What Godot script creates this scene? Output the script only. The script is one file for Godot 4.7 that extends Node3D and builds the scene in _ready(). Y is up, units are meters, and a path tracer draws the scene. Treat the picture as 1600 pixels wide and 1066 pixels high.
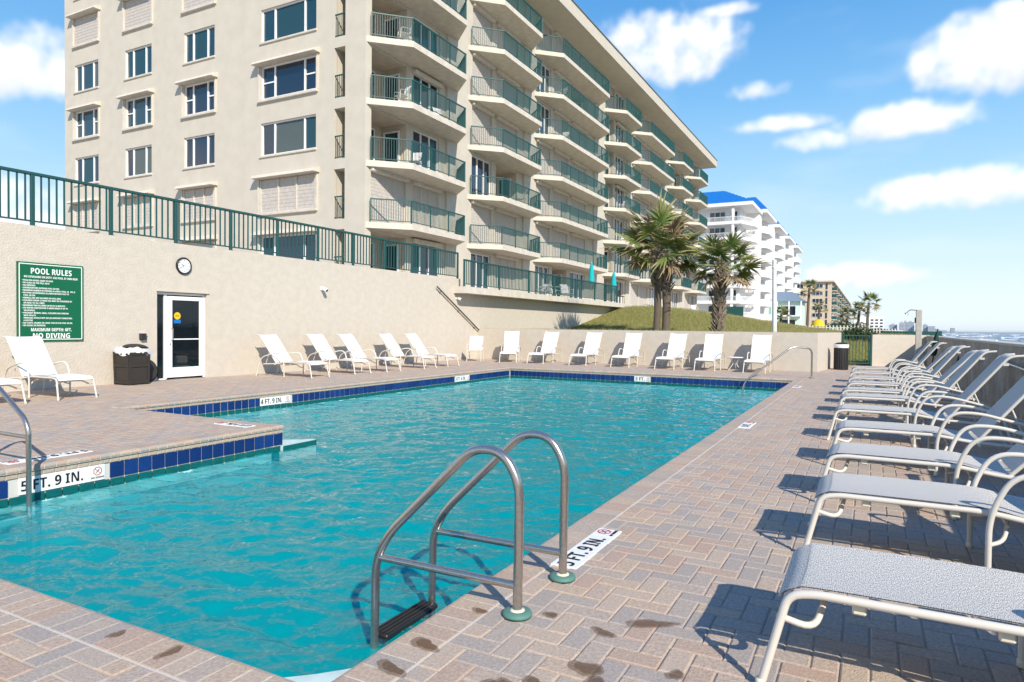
extends Node3D
# A hotel swimming pool by the sea: paved deck, loungers, retaining wall, apartment block behind.
# Deck level is y = 0; the long side of the pool runs along -z, the sea lies towards +x.

var M := {}
var T := {}
var rng := RandomNumberGenerator.new()
const ORD := ["nearest", "second", "third", "fourth", "fifth", "sixth", "seventh", "eighth", "ninth", "tenth", "farthest"]

# ---------------------------------------------------------------- mesh building
class MB:
	var v := PackedVector3Array()
	var n := PackedVector3Array()
	var c := PackedColorArray()
	var ix := PackedInt32Array()
	var col := Color(1, 1, 1)
	var use_col := false

	func vert(p: Vector3, nn: Vector3) -> int:
		v.push_back(p)
		n.push_back(nn)
		c.push_back(col)
		return v.size() - 1

	func tri(a: int, b: int, d: int) -> void:   # counter-clockwise seen from outside
		ix.push_back(a)
		ix.push_back(d)
		ix.push_back(b)

	func tri3(a: Vector3, b: Vector3, d: Vector3) -> void:
		var nn := (b - a).cross(d - a).normalized()
		tri(vert(a, nn), vert(b, nn), vert(d, nn))

	func quad(a: Vector3, b: Vector3, d: Vector3, e: Vector3) -> void:
		var nn := (d - a).cross(e - b).normalized()
		var i := vert(a, nn)
		vert(b, nn)
		vert(d, nn)
		vert(e, nn)
		tri(i, i + 1, i + 2)
		tri(i, i + 2, i + 3)

	func hexa(p: Array) -> void:   # p[0..3] bottom ring, p[4..7] top ring, both counter-clockwise seen from above
		quad(p[3], p[2], p[1], p[0])
		quad(p[4], p[5], p[6], p[7])
		for k in 4:
			var j := (k + 1) % 4
			quad(p[k], p[j], p[4 + j], p[4 + k])

	func box(ctr: Vector3, size: Vector3, b := Basis()) -> void:
		var h := size * 0.5
		var p := []
		for y in [-h.y, h.y]:
			p.append(ctr + b * Vector3(-h.x, y, h.z))
			p.append(ctr + b * Vector3(h.x, y, h.z))
			p.append(ctr + b * Vector3(h.x, y, -h.z))
			p.append(ctr + b * Vector3(-h.x, y, -h.z))
		hexa(p)

	func bbox(a: Vector3, b: Vector3) -> void:
		box((a + b) * 0.5, (b - a).abs())

	func bevel_box(ctr: Vector3, size: Vector3, e: float, b := Basis()) -> void:   # all twelve edges chamfered
		var h := size * 0.5
		var pts := {}
		for sx in [-1, 1]:
			for sy in [-1, 1]:
				for sz in [-1, 1]:
					var s := Vector3(sx, sy, sz)
					pts[[sx, sy, sz, 0]] = ctr + b * (s * Vector3(h.x, h.y - e, h.z - e))
					pts[[sx, sy, sz, 1]] = ctr + b * (s * Vector3(h.x - e, h.y, h.z - e))
					pts[[sx, sy, sz, 2]] = ctr + b * (s * Vector3(h.x - e, h.y - e, h.z))
		var out := func(a: Vector3, q: Vector3, d: Vector3, f: Vector3) -> void:
			var nn := (d - a).cross(f - q)
			if nn.dot((a + q + d + f) * 0.25 - ctr) < 0.0:
				quad(f, d, q, a)
			else:
				quad(a, q, d, f)
		for s in [-1, 1]:
			out.call(pts[[s, -1, -1, 0]], pts[[s, 1, -1, 0]], pts[[s, 1, 1, 0]], pts[[s, -1, 1, 0]])
			out.call(pts[[-1, s, -1, 1]], pts[[1, s, -1, 1]], pts[[1, s, 1, 1]], pts[[-1, s, 1, 1]])
			out.call(pts[[-1, -1, s, 2]], pts[[1, -1, s, 2]], pts[[1, 1, s, 2]], pts[[-1, 1, s, 2]])
			for u in [-1, 1]:
				out.call(pts[[s, u, -1, 0]], pts[[s, u, 1, 0]], pts[[s, u, 1, 1]], pts[[s, u, -1, 1]])
				out.call(pts[[s, -1, u, 0]], pts[[s, 1, u, 0]], pts[[s, 1, u, 2]], pts[[s, -1, u, 2]])
				out.call(pts[[-1, s, u, 1]], pts[[1, s, u, 1]], pts[[1, s, u, 2]], pts[[-1, s, u, 2]])
				for w in [-1, 1]:
					var a: Vector3 = pts[[s, u, w, 0]]
					var q: Vector3 = pts[[s, u, w, 1]]
					var d: Vector3 = pts[[s, u, w, 2]]
					if (q - a).cross(d - a).dot((a + q + d) / 3.0 - ctr) < 0.0:
						tri3(a, d, q)
					else:
						tri3(a, q, d)

	func tube(pts: Array, r: float, seg := 8, r2 := -1.0) -> void:
		var m := pts.size()
		var t0: Vector3 = (pts[1] - pts[0]).normalized()
		var side := t0.cross(Vector3.UP if absf(t0.y) < 0.9 else Vector3.RIGHT).normalized()
		var first := v.size()
		for k in m:
			var t: Vector3
			if k == 0:
				t = t0
			elif k == m - 1:
				t = (pts[k] - pts[k - 1]).normalized()
			else:
				t = ((pts[k + 1] - pts[k]).normalized() + (pts[k] - pts[k - 1]).normalized()).normalized()
			side = (side - t * side.dot(t)).normalized()
			var up := side.cross(t)
			var rr := r if r2 < 0.0 else lerpf(r, r2, float(k) / (m - 1))
			for s in seg:
				var a := TAU * s / seg
				var d := side * cos(a) + up * sin(a)
				vert(pts[k] + d * rr, d)
		for k in m - 1:
			for s in seg:
				var a := first + k * seg + s
				var b := first + k * seg + (s + 1) % seg
				tri(a, a + seg, b + seg)
				tri(a, b + seg, b)
		for e in [0, m - 1]:
			var base := first + int(e) * seg
			var nn: Vector3 = -t0 if e == 0 else (pts[m - 1] - pts[m - 2]).normalized()
			var ci := vert(pts[e], nn)
			var ring := []
			for s in seg:
				ring.append(vert(v[base + s], nn))
			for s in seg:
				if e == 0:
					tri(ci, ring[s], ring[(s + 1) % seg])
				else:
					tri(ci, ring[(s + 1) % seg], ring[s])

	func lathe(prof: Array, seg: int, at: Vector3, b := Basis()) -> void:   # prof: Vector2(radius, height) from bottom to top
		var first := v.size()
		for k in prof.size():
			var p: Vector2 = prof[k]
			var d: Vector2 = prof[mini(k + 1, prof.size() - 1)] - prof[maxi(k - 1, 0)]
			for s in seg:
				var a := TAU * s / seg
				var o := Vector3(cos(a), 0, sin(a))
				vert(at + b * (o * p.x + Vector3(0, p.y, 0)), (b * (o * d.y + Vector3(0, -d.x, 0))).normalized())
		for k in prof.size() - 1:
			for s in seg:
				var a := first + k * seg + s
				var q := first + k * seg + (s + 1) % seg
				tri(a, a + seg, q + seg)
				tri(a, q + seg, q)

	func prism(poly: PackedVector2Array, y0: float, y1: float) -> void:   # poly in x, z
		var q := poly
		if Geometry2D.is_polygon_clockwise(q):
			q = q.duplicate()
			q.reverse()
		var ids := Geometry2D.triangulate_polygon(q)
		for k in range(0, ids.size(), 3):
			var a := q[ids[k]]
			var b := q[ids[k + 1]]
			var d := q[ids[k + 2]]
			for top in [true, false]:
				var y := y1 if top else y0
				var pa := Vector3(a.x, y, a.y)
				var pb := Vector3(b.x, y, b.y)
				var pd := Vector3(d.x, y, d.y)
				if ((pb - pa).cross(pd - pa).y > 0.0) == top:
					tri3(pa, pb, pd)
				else:
					tri3(pa, pd, pb)
		var cx := Vector2()
		for k in q.size():
			var a := q[k]
			var b := q[(k + 1) % q.size()]
			var e := b - a
			var on := Vector2(e.y, -e.x)
			var A := Vector3(a.x, y0, a.y)
			var B := Vector3(b.x, y0, b.y)
			var up := Vector3(0, y1 - y0, 0)
			if Vector3(on.x, 0, on.y).dot((B - A).cross(up)) > 0.0:
				quad(A, B, B + up, A + up)
			else:
				quad(B, A, A + up, B + up)

	func holed(o: Vector3, U: Vector3, N: Vector3, u0: float, u1: float, v0: float, v1: float, holes: Array, depth: float) -> void:
		# a wall face in the plane o + U*u + up*v that looks along N, with openings [u0, u1, v0, v1] and their reveals
		var us := [u0, u1]
		var vs := [v0, v1]
		for h in holes:
			us.append_array([h[0], h[1]])
			vs.append_array([h[2], h[3]])
		us.sort()
		vs.sort()
		var flip := U.cross(Vector3.UP).dot(N) < 0.0
		var q := func(a: Vector3, b: Vector3, d: Vector3, e: Vector3) -> void:
			if flip:
				quad(e, d, b, a)
			else:
				quad(a, b, d, e)
		var P := func(a: float, b: float, back := 0.0) -> Vector3:
			return o + U * a + Vector3.UP * b - N * back
		for i in us.size() - 1:
			if us[i + 1] - us[i] < 1e-4:
				continue
			var start := -1.0e9
			var um: float = (us[i] + us[i + 1]) * 0.5
			for j in vs.size():
				var solid := false
				if j < vs.size() - 1 and vs[j + 1] - vs[j] > 1e-4:
					var vm: float = (vs[j] + vs[j + 1]) * 0.5
					solid = um > u0 and um < u1 and vm > v0 and vm < v1
					for h in holes:
						if um > h[0] and um < h[1] and vm > h[2] and vm < h[3]:
							solid = false
				elif j < vs.size() - 1:
					continue
				if solid and start < -1.0e8:
					start = vs[j]
				if not solid and start > -1.0e8:
					q.call(P.call(us[i], start), P.call(us[i + 1], start), P.call(us[i + 1], vs[j]), P.call(us[i], vs[j]))
					start = -1.0e9
		for h in holes:
			q.call(P.call(h[0], h[2]), P.call(h[0], h[2], depth), P.call(h[0], h[3], depth), P.call(h[0], h[3]))
			q.call(P.call(h[1], h[2], depth), P.call(h[1], h[2]), P.call(h[1], h[3]), P.call(h[1], h[3], depth))
			q.call(P.call(h[0], h[3]), P.call(h[0], h[3], depth), P.call(h[1], h[3], depth), P.call(h[1], h[3]))
			q.call(P.call(h[0], h[2], depth), P.call(h[0], h[2]), P.call(h[1], h[2]), P.call(h[1], h[2], depth))

	func mesh() -> ArrayMesh:
		var a := []
		a.resize(Mesh.ARRAY_MAX)
		a[Mesh.ARRAY_VERTEX] = v
		a[Mesh.ARRAY_NORMAL] = n
		if use_col:
			a[Mesh.ARRAY_COLOR] = c
		a[Mesh.ARRAY_INDEX] = ix
		var m := ArrayMesh.new()
		m.add_surface_from_arrays(Mesh.PRIMITIVE_TRIANGLES, a)
		return m


func bend(pts: Array, r: float, steps := 5) -> Array:   # a polyline with rounded corners
	var out := [pts[0]]
	for k in range(1, pts.size() - 1):
		var p: Vector3 = pts[k]
		var a: Vector3 = pts[k - 1] - p
		var b: Vector3 = pts[k + 1] - p
		var l := minf(r, minf(a.length(), b.length()) * 0.48)
		var s := p + a.normalized() * l
		var e := p + b.normalized() * l
		for i in steps + 1:
			var t := float(i) / steps
			out.append(s.lerp(p, t).lerp(p.lerp(e, t), t))
	out.append(pts[pts.size() - 1])
	return out


# ---------------------------------------------------------------- nodes
func obj(called: String, mesh_or_mb, m: Material, parent: Node = self, kind := "") -> MeshInstance3D:
	var o := MeshInstance3D.new()
	o.name = called
	o.mesh = mesh_or_mb.mesh() if mesh_or_mb is MB else mesh_or_mb
	o.material_override = m
	parent.add_child(o, true)
	if kind:
		o.set_meta("kind", kind)
	return o


func numbered(called: String) -> String:
	if not has_node(NodePath(called)):
		return called
	var k := 1
	while has_node(NodePath("%s_%03d" % [called, k])):
		k += 1
	return "%s_%03d" % [called, k]


func tag(o: Node, label: String, category: String, group := "") -> Node:
	o.set_meta("label", label)
	o.set_meta("category", category)
	if group:
		o.set_meta("group", group)
	return o


func thing(called: String, label: String, category: String, at := Vector3.ZERO, turn := 0.0, group := "") -> Node3D:
	var o := Node3D.new()
	o.name = numbered(called)
	o.position = at
	o.rotation.y = turn
	add_child(o, true)
	tag(o, label, category, group)
	return o


func dup(src: Node3D, called: String, label: String, at: Vector3, turn := 0.0) -> Node3D:
	var o: Node3D = src.duplicate()
	o.name = numbered(called)
	o.position = at
	o.rotation = Vector3(0, turn, 0)
	add_child(o, true)
	o.set_meta("label", label)
	return o


func setting(called: String) -> Node3D:
	var o := Node3D.new()
	o.name = called
	add_child(o, true)
	o.set_meta("kind", "structure")
	return o


# ---------------------------------------------------------------- materials
func lin(r: float, g: float, b: float, a := 1.0) -> Color:
	var k := Color(r, g, b).linear_to_srgb()
	k.a = a
	return k


func noise_tex(key: String, sd: int, freq: float, oct: int, lo: Color, hi: Color, size := 512, type := FastNoiseLite.TYPE_SIMPLEX_SMOOTH, mid := -1.0) -> NoiseTexture2D:
	var f := FastNoiseLite.new()
	f.seed = sd
	f.noise_type = type
	f.frequency = freq
	f.fractal_octaves = oct
	f.fractal_type = FastNoiseLite.FRACTAL_FBM if oct > 1 else FastNoiseLite.FRACTAL_NONE
	var t := NoiseTexture2D.new()
	t.width = size
	t.height = size
	t.seamless = true
	t.noise = f
	t.generate_mipmaps = false
	var g := Gradient.new()
	if mid > 0.0:
		g.offsets = PackedFloat32Array([0.0, maxf(mid - 0.12, 0.01), minf(mid + 0.12, 0.99), 1.0])
		g.colors = PackedColorArray([lo, lo, hi, hi])
	else:
		g.offsets = PackedFloat32Array([0.0, 1.0])
		g.colors = PackedColorArray([lo, hi])
	t.color_ramp = g
	T[key] = t
	return t


func grey(x: float) -> Color:
	return Color(x, x, x)


func mat(called: String, c: Color, rough := 0.8, tex := "", scale := 1.0, height := "", hscale := 0.0, hs := 1.0) -> StandardMaterial3D:
	var m := StandardMaterial3D.new()
	m.resource_name = called
	m.albedo_color = c
	m.roughness = rough
	m.metallic_specular = 0.4
	if tex:
		m.albedo_texture = T[tex]
	if height:
		m.heightmap_enabled = true
		m.heightmap_texture = T[height]
		m.heightmap_scale = hscale
	if tex or height:
		m.uv1_triplanar = true
		m.uv1_world_triplanar = true
		m.uv1_scale = Vector3.ONE * scale
	M[called] = m
	return m


func materials() -> void:
	noise_tex("grain", 1, 0.09, 4, grey(0.74), grey(1.0))
	noise_tex("blotch", 2, 0.012, 5, grey(0.90), grey(1.0))
	noise_tex("stucco", 3, 0.022, 4, grey(0.0), grey(1.0), 1024, FastNoiseLite.TYPE_SIMPLEX_SMOOTH, 0.55)
	noise_tex("stucco_stain", 5, 0.008, 5, grey(0.955), grey(1.0), 512)
	noise_tex("brick", 7, 0.05, 5, Color(0.82, 0.80, 0.79), Color(1.0, 1.0, 1.0))
	noise_tex("rough", 8, 0.11, 4, grey(0.0), grey(1.0))
	noise_tex("weave", 9, 0.075, 2, Color(0.62, 0.63, 0.64), Color(1, 1, 1), 512, FastNoiseLite.TYPE_SIMPLEX, 0.5)
	noise_tex("bark", 10, 0.05, 4, Color(0.45, 0.42, 0.40), Color(1, 1, 1))
	noise_tex("turf", 11, 0.03, 6, Color(0.55, 0.64, 0.38), Color(1.0, 0.98, 0.86))
	noise_tex("ripple", 12, 0.02, 4, grey(0.0), grey(1.0))
	noise_tex("steel", 13, 0.03, 4, Color(0.86, 0.84, 0.82), Color(1, 1, 1))
	mat("stucco_wall", lin(0.61, 0.55, 0.465), 0.92, "stucco_stain", 0.45, "stucco", 0.22)
	M.stucco_wall.uv1_scale = Vector3(0.8, 1.0, 0.8)
	noise_tex("streak", 15, 0.012, 5, grey(0.80), grey(1.0))
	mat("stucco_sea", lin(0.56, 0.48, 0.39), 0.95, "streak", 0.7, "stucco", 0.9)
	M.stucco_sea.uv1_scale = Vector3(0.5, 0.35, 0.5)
	mat("stucco_block", lin(0.60, 0.55, 0.465), 0.92, "stucco_stain", 0.25, "stucco", 0.06)
	mat("cream", lin(0.70, 0.64, 0.55), 0.8, "blotch", 0.3)
	mat("soffit", lin(0.62, 0.545, 0.44), 0.9, "blotch", 0.3)
	mat("shutter", lin(0.58, 0.53, 0.48), 0.6, "blotch", 0.6)
	mat("white_paint", lin(0.80, 0.80, 0.79), 0.5, "blotch", 0.4)
	mat("white_frame", lin(0.82, 0.82, 0.82), 0.4)
	mat("green_rail", lin(0.020, 0.082, 0.078), 0.42)
	mat("green_rail_lit", lin(0.020, 0.088, 0.086), 0.4)
	mat("glass_dark", lin(0.010, 0.040, 0.055), 0.06)
	M.glass_dark.metallic_specular = 0.8
	mat("glass_navy", lin(0.008, 0.018, 0.040), 0.06)
	M.glass_navy.metallic_specular = 0.7
	mat("glass_mid", lin(0.022, 0.065, 0.085), 0.06)
	mat("glass_curtain", lin(0.10, 0.125, 0.125), 0.12, "blotch", 1.5)
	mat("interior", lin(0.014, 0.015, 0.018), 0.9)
	mat("joint_sand", lin(0.60, 0.52, 0.44), 0.95, "grain", 3.0)
	mat("plaster", lin(0.40, 0.80, 0.80), 0.8, "blotch", 0.5)
	mat("shelf", lin(0.62, 0.78, 0.76), 0.6, "blotch", 1.0)
	mat("tile_blue", lin(0.011, 0.046, 0.20), 0.16, "blotch", 2.1)
	mat("tile_blue_dark", lin(0.009, 0.034, 0.155), 0.16, "blotch", 1.7)
	mat("tile_teal", lin(0.006, 0.125, 0.125), 0.18, "blotch", 2.0)
	mat("grout", lin(0.80, 0.79, 0.75), 0.9, "grain", 4.0)
	mat("marker", lin(0.82, 0.83, 0.82), 0.35)
	mat("black_print", lin(0.015, 0.015, 0.018), 0.6)
	mat("red_print", lin(0.55, 0.03, 0.03), 0.6)
	mat("steel", lin(0.60, 0.565, 0.52), 0.25, "steel", 3.0)
	M.steel.metallic = 0.9
	mat("patina", lin(0.13, 0.30, 0.25), 0.6, "grain", 6.0)
	mat("cream_plastic", lin(0.72, 0.66, 0.52), 0.5)
	mat("black_plastic", lin(0.02, 0.02, 0.022), 0.4)
	mat("frame_white", lin(0.66, 0.62, 0.55), 0.35)
	mat("sling", lin(0.82, 0.785, 0.72), 0.85, "weave", 1.0)
	M.sling.uv1_world_triplanar = false
	M.sling.uv1_scale = Vector3(5.5, 5.5, 1.9)
	M.sling.backlight_enabled = true
	M.sling.backlight = Color(0.25, 0.25, 0.25)
	mat("sling_white", lin(0.82, 0.82, 0.81), 0.85)
	M.sling_white.backlight_enabled = true
	M.sling_white.backlight = Color(0.25, 0.25, 0.25)
	mat("sign_green", lin(0.004, 0.125, 0.055), 0.5)
	mat("sign_white", lin(0.85, 0.86, 0.84), 0.5)
	mat("can_brown", lin(0.055, 0.047, 0.042), 0.6, "grain", 3.0)
	mat("can_dark", lin(0.040, 0.040, 0.043), 0.6, "grain", 3.0)
	mat("bag_white", lin(0.78, 0.79, 0.80), 0.4)
	mat("brown_metal", lin(0.10, 0.075, 0.055), 0.5)
	mat("grass", lin(0.33, 0.30, 0.115), 0.95, "turf", 0.35)
	mat("blade", lin(0.20, 0.235, 0.07), 0.9)
	mat("trunk", lin(0.30, 0.25, 0.205), 0.95, "bark", 1.6, "bark", 3.0)
	mat("boot", lin(0.50, 0.42, 0.34), 0.95, "bark", 2.0)
	mat("frond", Color(1, 1, 1), 0.65)
	M.frond.vertex_color_use_as_albedo = true
	M.frond.backlight_enabled = true
	M.frond.backlight = Color(0.3, 0.3, 0.3)
	mat("roof_blue", lin(0.012, 0.16, 0.50), 0.4)
	mat("white_far", lin(0.80, 0.80, 0.80), 0.8)
	mat("beige_far", lin(0.60, 0.49, 0.37), 0.9)
	mat("teal_far", lin(0.52, 0.70, 0.64), 0.8)
	mat("grey_roof", lin(0.16, 0.22, 0.30), 0.7)
	mat("pink_far", lin(0.60, 0.42, 0.45), 0.8)
	mat("city", lin(0.46, 0.47, 0.50), 0.9)
	mat("sand", lin(0.50, 0.43, 0.33), 0.95, "blotch", 0.05)
	mat("sea", lin(0.045, 0.095, 0.13), 0.25)
	mat("foam", lin(0.80, 0.82, 0.82), 0.8)
	mat("yellow", lin(0.75, 0.50, 0.02), 0.7)
	mat("turquoise", lin(0.01, 0.42, 0.46), 0.8)
	mat("dark_green", lin(0.01, 0.06, 0.045), 0.8)
	mat("dark_red", lin(0.10, 0.03, 0.03), 0.8)
	mat("concrete", lin(0.52, 0.49, 0.43), 0.85, "blotch", 1.0)
	mat("terrace_floor", lin(0.45, 0.40, 0.34), 0.9, "blotch", 0.4)
	mat("shrub", lin(0.055, 0.085, 0.028), 0.9)
	mat("chair_grey", lin(0.55, 0.56, 0.55), 0.6)
	mat("lens", lin(0.012, 0.012, 0.014), 0.1)
	var w := mat("water", lin(0.0, 0.44, 0.475, 0.46), 0.045)
	w.transparency = BaseMaterial3D.TRANSPARENCY_ALPHA
	w.metallic_specular = 0.38
	w.heightmap_enabled = true
	w.heightmap_texture = T.ripple
	w.heightmap_scale = 0.5
	w.uv1_triplanar = true
	w.uv1_world_triplanar = true
	w.uv1_scale = Vector3(1.3, 1.3, 1.3)
	var wd := mat("water_depth", lin(0.0, 0.36, 0.385, 0.21), 0.2)
	wd.transparency = BaseMaterial3D.TRANSPARENCY_ALPHA
	wd.metallic_specular = 0.0
	var p := mat("pane", lin(0.01, 0.018, 0.024, 0.45), 0.03)
	p.transparency = BaseMaterial3D.TRANSPARENCY_ALPHA
	var s := mat("damp", lin(0.20, 0.11, 0.05, 0.34), 0.24)
	M.damp.metallic_specular = 0.25
	s.transparency = BaseMaterial3D.TRANSPARENCY_ALPHA
	var tones := [[0.44, 0.36, 0.305], [0.41, 0.355, 0.315], [0.46, 0.37, 0.295], [0.39, 0.35, 0.32], [0.43, 0.335, 0.275], [0.37, 0.335, 0.315], [0.47, 0.39, 0.325], [0.36, 0.33, 0.315], [0.44, 0.335, 0.28], [0.43, 0.375, 0.33]]
	for k in tones.size():
		mat("paver_%d" % k, lin(lerpf(tones[k][0], 0.43, 0.1) * 1.31, lerpf(tones[k][1], 0.375, 0.1) * 1.27, lerpf(tones[k][2], 0.335, 0.1) * 1.20), 0.9, "brick", 1.4 + 0.13 * k, "rough", 0.25)
	var pm := mat("paver_all", Color(1, 1, 1), 0.9, "brick", 1.6, "rough", 0.2)
	pm.vertex_color_use_as_albedo = true


# ---------------------------------------------------------------- the sky
func sky_image() -> Image:
	var W := 2048
	var H := 1024
	var data := PackedFloat32Array()
	data.resize(W * H * 3)
	var f := FastNoiseLite.new()
	f.seed = 21
	f.noise_type = FastNoiseLite.TYPE_SIMPLEX_SMOOTH
	f.frequency = 5.5
	f.fractal_octaves = 6
	f.fractal_gain = 0.52
	var g := FastNoiseLite.new()
	g.seed = 33
	g.frequency = 1.7
	g.fractal_octaves = 4
	# clouds: azimuth from -z towards +x, elevation, half width, half height (degrees), strength
	var cl := [[-64.5, 16.6, 6.5, 3.1, 1.25], [-15.4, 21.5, 6.4, 3.2, 1.3], [7.6, 18.4, 5.4, 3.6, 1.35], [1.8, 14.9, 5.2, 1.6, 1.2], [6.5, 9.6, 8.0, 1.9, 1.3],
		[-0.5, 4.0, 6.0, 1.1, 1.0], [-6.5, 15.7, 6.5, 0.7, 0.65], [-64.5, 6.5, 8.0, 3.6, 1.2], [-11.3, 24.0, 2.6, 0.6, 0.75], [-8.8, 18.2, 2.4, 0.9, 0.8], [-3.0, 14.2, 3.2, 1.0, 0.75],
		[12.5, 25.0, 7.0, 2.0, 0.9], [22, 12, 9, 3.0, 1.15], [38, 19, 8, 3.5, 1.1], [-82, 13, 8, 3, 1.1], [-100, 24, 9, 4, 1.1], [60, 10, 10, 2.5, 1.1], [85, 22, 9, 4, 1.1],
		[120, 14, 10, 3.4, 1.1], [-130, 12, 10, 3.2, 1.1], [165, 24, 10, 4, 1.1], [-165, 10, 11, 2.6, 1.1], [-40, 38, 8, 4, 1.0], [30, 42, 9, 4, 1.0], [140, 46, 9, 5, 1.0], [-120, 48, 9, 5, 1.0]]
	var stops := [[0.0, Vector3(0.83, 0.91, 0.965)], [3.0, Vector3(0.74, 0.87, 0.965)], [7.0, Vector3(0.55, 0.77, 0.945)], [12.0, Vector3(0.36, 0.63, 0.895)], [18.0, Vector3(0.20, 0.475, 0.82)], [25.0, Vector3(0.105, 0.34, 0.715)], [45.0, Vector3(0.045, 0.20, 0.56)], [90.0, Vector3(0.03, 0.14, 0.44)]]
	var i := 0
	for y in H:
		var el := 90.0 - (y + 0.5) / H * 180.0
		var base := Vector3(0.45, 0.46, 0.44)
		if el > 0.0:
			for k in stops.size() - 1:
				if el >= stops[k][0] and el <= stops[k + 1][0]:
					base = (stops[k][1] as Vector3).lerp(stops[k + 1][1], (el - stops[k][0]) / (stops[k + 1][0] - stops[k][0]))
		var near := []
		for c in cl:
			if absf(el - c[1]) < c[3] * 2.0:
				near.append(c)
		var ce := cos(deg_to_rad(el))
		var se := sin(deg_to_rad(el))
		for x in W:
			var p := base
			if el > -1.0:
				var az := wrapf((x + 0.5) / W * 360.0, -180.0, 180.0)
				var a := deg_to_rad(az)
				var d := Vector3(sin(a) * ce, se, -cos(a) * ce)
				var dens := 0.0
				var low := 0.0
				for c in near:
					var da: float = wrapf(az - c[0], -180.0, 180.0) * ce / c[2]
					if absf(da) > 1.9:
						continue
					var de: float = (el - c[1]) / c[3]
					if de < 0.0:
						de *= 1.35   # flatter bases
					var r: float = da * da + de * de
					var nz := f.get_noise_3dv(d * 1.6) * 1.1 + f.get_noise_3dv(d * 5.0 + Vector3(9, 0, 0)) * 0.6
					var s: float = c[4] * (1.08 - r * 1.0) + nz * 0.95
					s = smoothstep(0.08, 1.25, s)
					if s > dens:
						dens = s
						low = clampf(0.35 - de * 0.5 + f.get_noise_3dv(d * 5.0 + Vector3(3, 0, 0)) * 0.8, 0.0, 1.0)
				var veil := smoothstep(0.05, 0.6, g.get_noise_3dv(d * Vector3(2.0, 7.0, 2.0))) * 0.16
				p = p.lerp(Vector3(0.86, 0.92, 0.98), veil)
				p = p.lerp(Vector3(1.06, 1.06, 1.07).lerp(Vector3(0.74, 0.78, 0.86), low * 0.85), dens * 0.97)
			data[i] = p.x
			data[i + 1] = p.y
			data[i + 2] = p.z
			i += 3
	return Image.create_from_data(W, H, false, Image.FORMAT_RGBF, data.to_byte_array())


func camera_and_light() -> void:
	var cam := Camera3D.new()
	cam.name = "camera"
	add_child(cam)
	cam.position = Vector3(0, 1.3, 0)
	cam.rotation = Vector3(deg_to_rad(-1.217), deg_to_rad(27.97), deg_to_rad(0.591))
	cam.fov = 53.66
	cam.near = 0.05
	cam.far = 9000.0
	var e := Environment.new()
	e.background_mode = Environment.BG_SKY
	e.sky = Sky.new()
	var sm := PanoramaSkyMaterial.new()
	sm.panorama = ImageTexture.create_from_image(sky_image())
	e.sky.sky_material = sm
	e.background_energy_multiplier = 0.96
	e.tonemap_mode = Environment.TONE_MAPPER_LINEAR
	e.tonemap_exposure = 1.22
	e.fog_enabled = true
	e.fog_density = 0.00004
	e.fog_light_color = Color(0.86, 0.92, 0.97)
	e.sdfgi_enabled = true
	e.ssao_enabled = true
	e.ssil_enabled = true
	var we := WorldEnvironment.new()
	we.name = "environment"
	we.environment = e
	add_child(we)
	var sun := DirectionalLight3D.new()
	sun.name = "sun"
	sun.light_color = Color(1.0, 0.962, 0.90)
	sun.light_energy = 1.48
	sun.light_angular_distance = 0.5
	sun.shadow_enabled = true
	sun.rotation = Vector3(deg_to_rad(-34.0), deg_to_rad(50.5), 0)   # shines towards -x, -z
	add_child(sun)


# ---------------------------------------------------------------- lettering
var fonts := {}

func letters(text: String, size: float, width := 0.0, bold := true, mono := false, depth := 0.002) -> TextMesh:
	# cap height of about 0.71 size; width stretches nothing, it only limits
	var key := "%s%s" % [bold, mono]
	if not fonts.has(key):
		var f := SystemFont.new()
		f.font_names = PackedStringArray(["Droid Sans Mono" if mono else "Droid Sans"])
		f.font_weight = 700 if bold else 400
		fonts[key] = f
	var t := TextMesh.new()
	t.font = fonts[key]
	t.text = text
	t.font_size = 64
	t.pixel_size = size / 64.0
	t.depth = depth
	t.curve_step = 2.0
	t.horizontal_alignment = HORIZONTAL_ALIGNMENT_CENTER
	t.vertical_alignment = VERTICAL_ALIGNMENT_CENTER
	return t


func text_at(parent: Node, text: String, size: float, m: Material, at: Vector3, b: Basis, left := false, squeeze := 1.0) -> MeshInstance3D:
	var t := letters(text, size)
	if left:
		t.horizontal_alignment = HORIZONTAL_ALIGNMENT_LEFT
	var o := obj("lettering", t, m, parent)
	o.transform = Transform3D(b * Basis.from_scale(Vector3(squeeze, 1, 1)), at)
	return o


func no_diving(parent: Node, at: Vector3, b: Basis, r: float) -> void:
	# the prohibition symbol: a red octagon ring and cross strokes, with its two small words
	var mb := MB.new()
	for k in 8:
		var a0 := TAU * (k + 0.5) / 8
		var a1 := TAU * (k + 1.5) / 8
		var p := Vector3(cos(a0), sin(a0), 0) * r
		var q := Vector3(cos(a1), sin(a1), 0) * r
		var mid := (p + q) * 0.5
		mb.box(at + b * (mid + Vector3(0, 0, 0.0012)), Vector3((q - p).length() + r * 0.06, r * 0.15, 0.0016), b * Basis(Vector3(0, 0, 1), atan2(q.y - p.y, q.x - p.x)))
	mb.box(at + b * Vector3(0, 0, 0.0016), Vector3(r * 1.7, r * 0.13, 0.0012), b * Basis(Vector3(0, 0, 1), -PI / 4))
	obj("red_symbol", mb, M.red_print, parent)
	var sw := MB.new()
	sw.box(at + b * Vector3(0, 0, 0.0012), Vector3(r * 1.35, r * 0.12, 0.001), b * Basis(Vector3(0, 0, 1), PI / 4))
	sw.box(at + b * Vector3(r * 0.22, r * 0.25, 0.0012), Vector3(r * 0.2, r * 0.2, 0.001), b)
	obj("swimmer_symbol", sw, M.black_print, parent)


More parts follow.
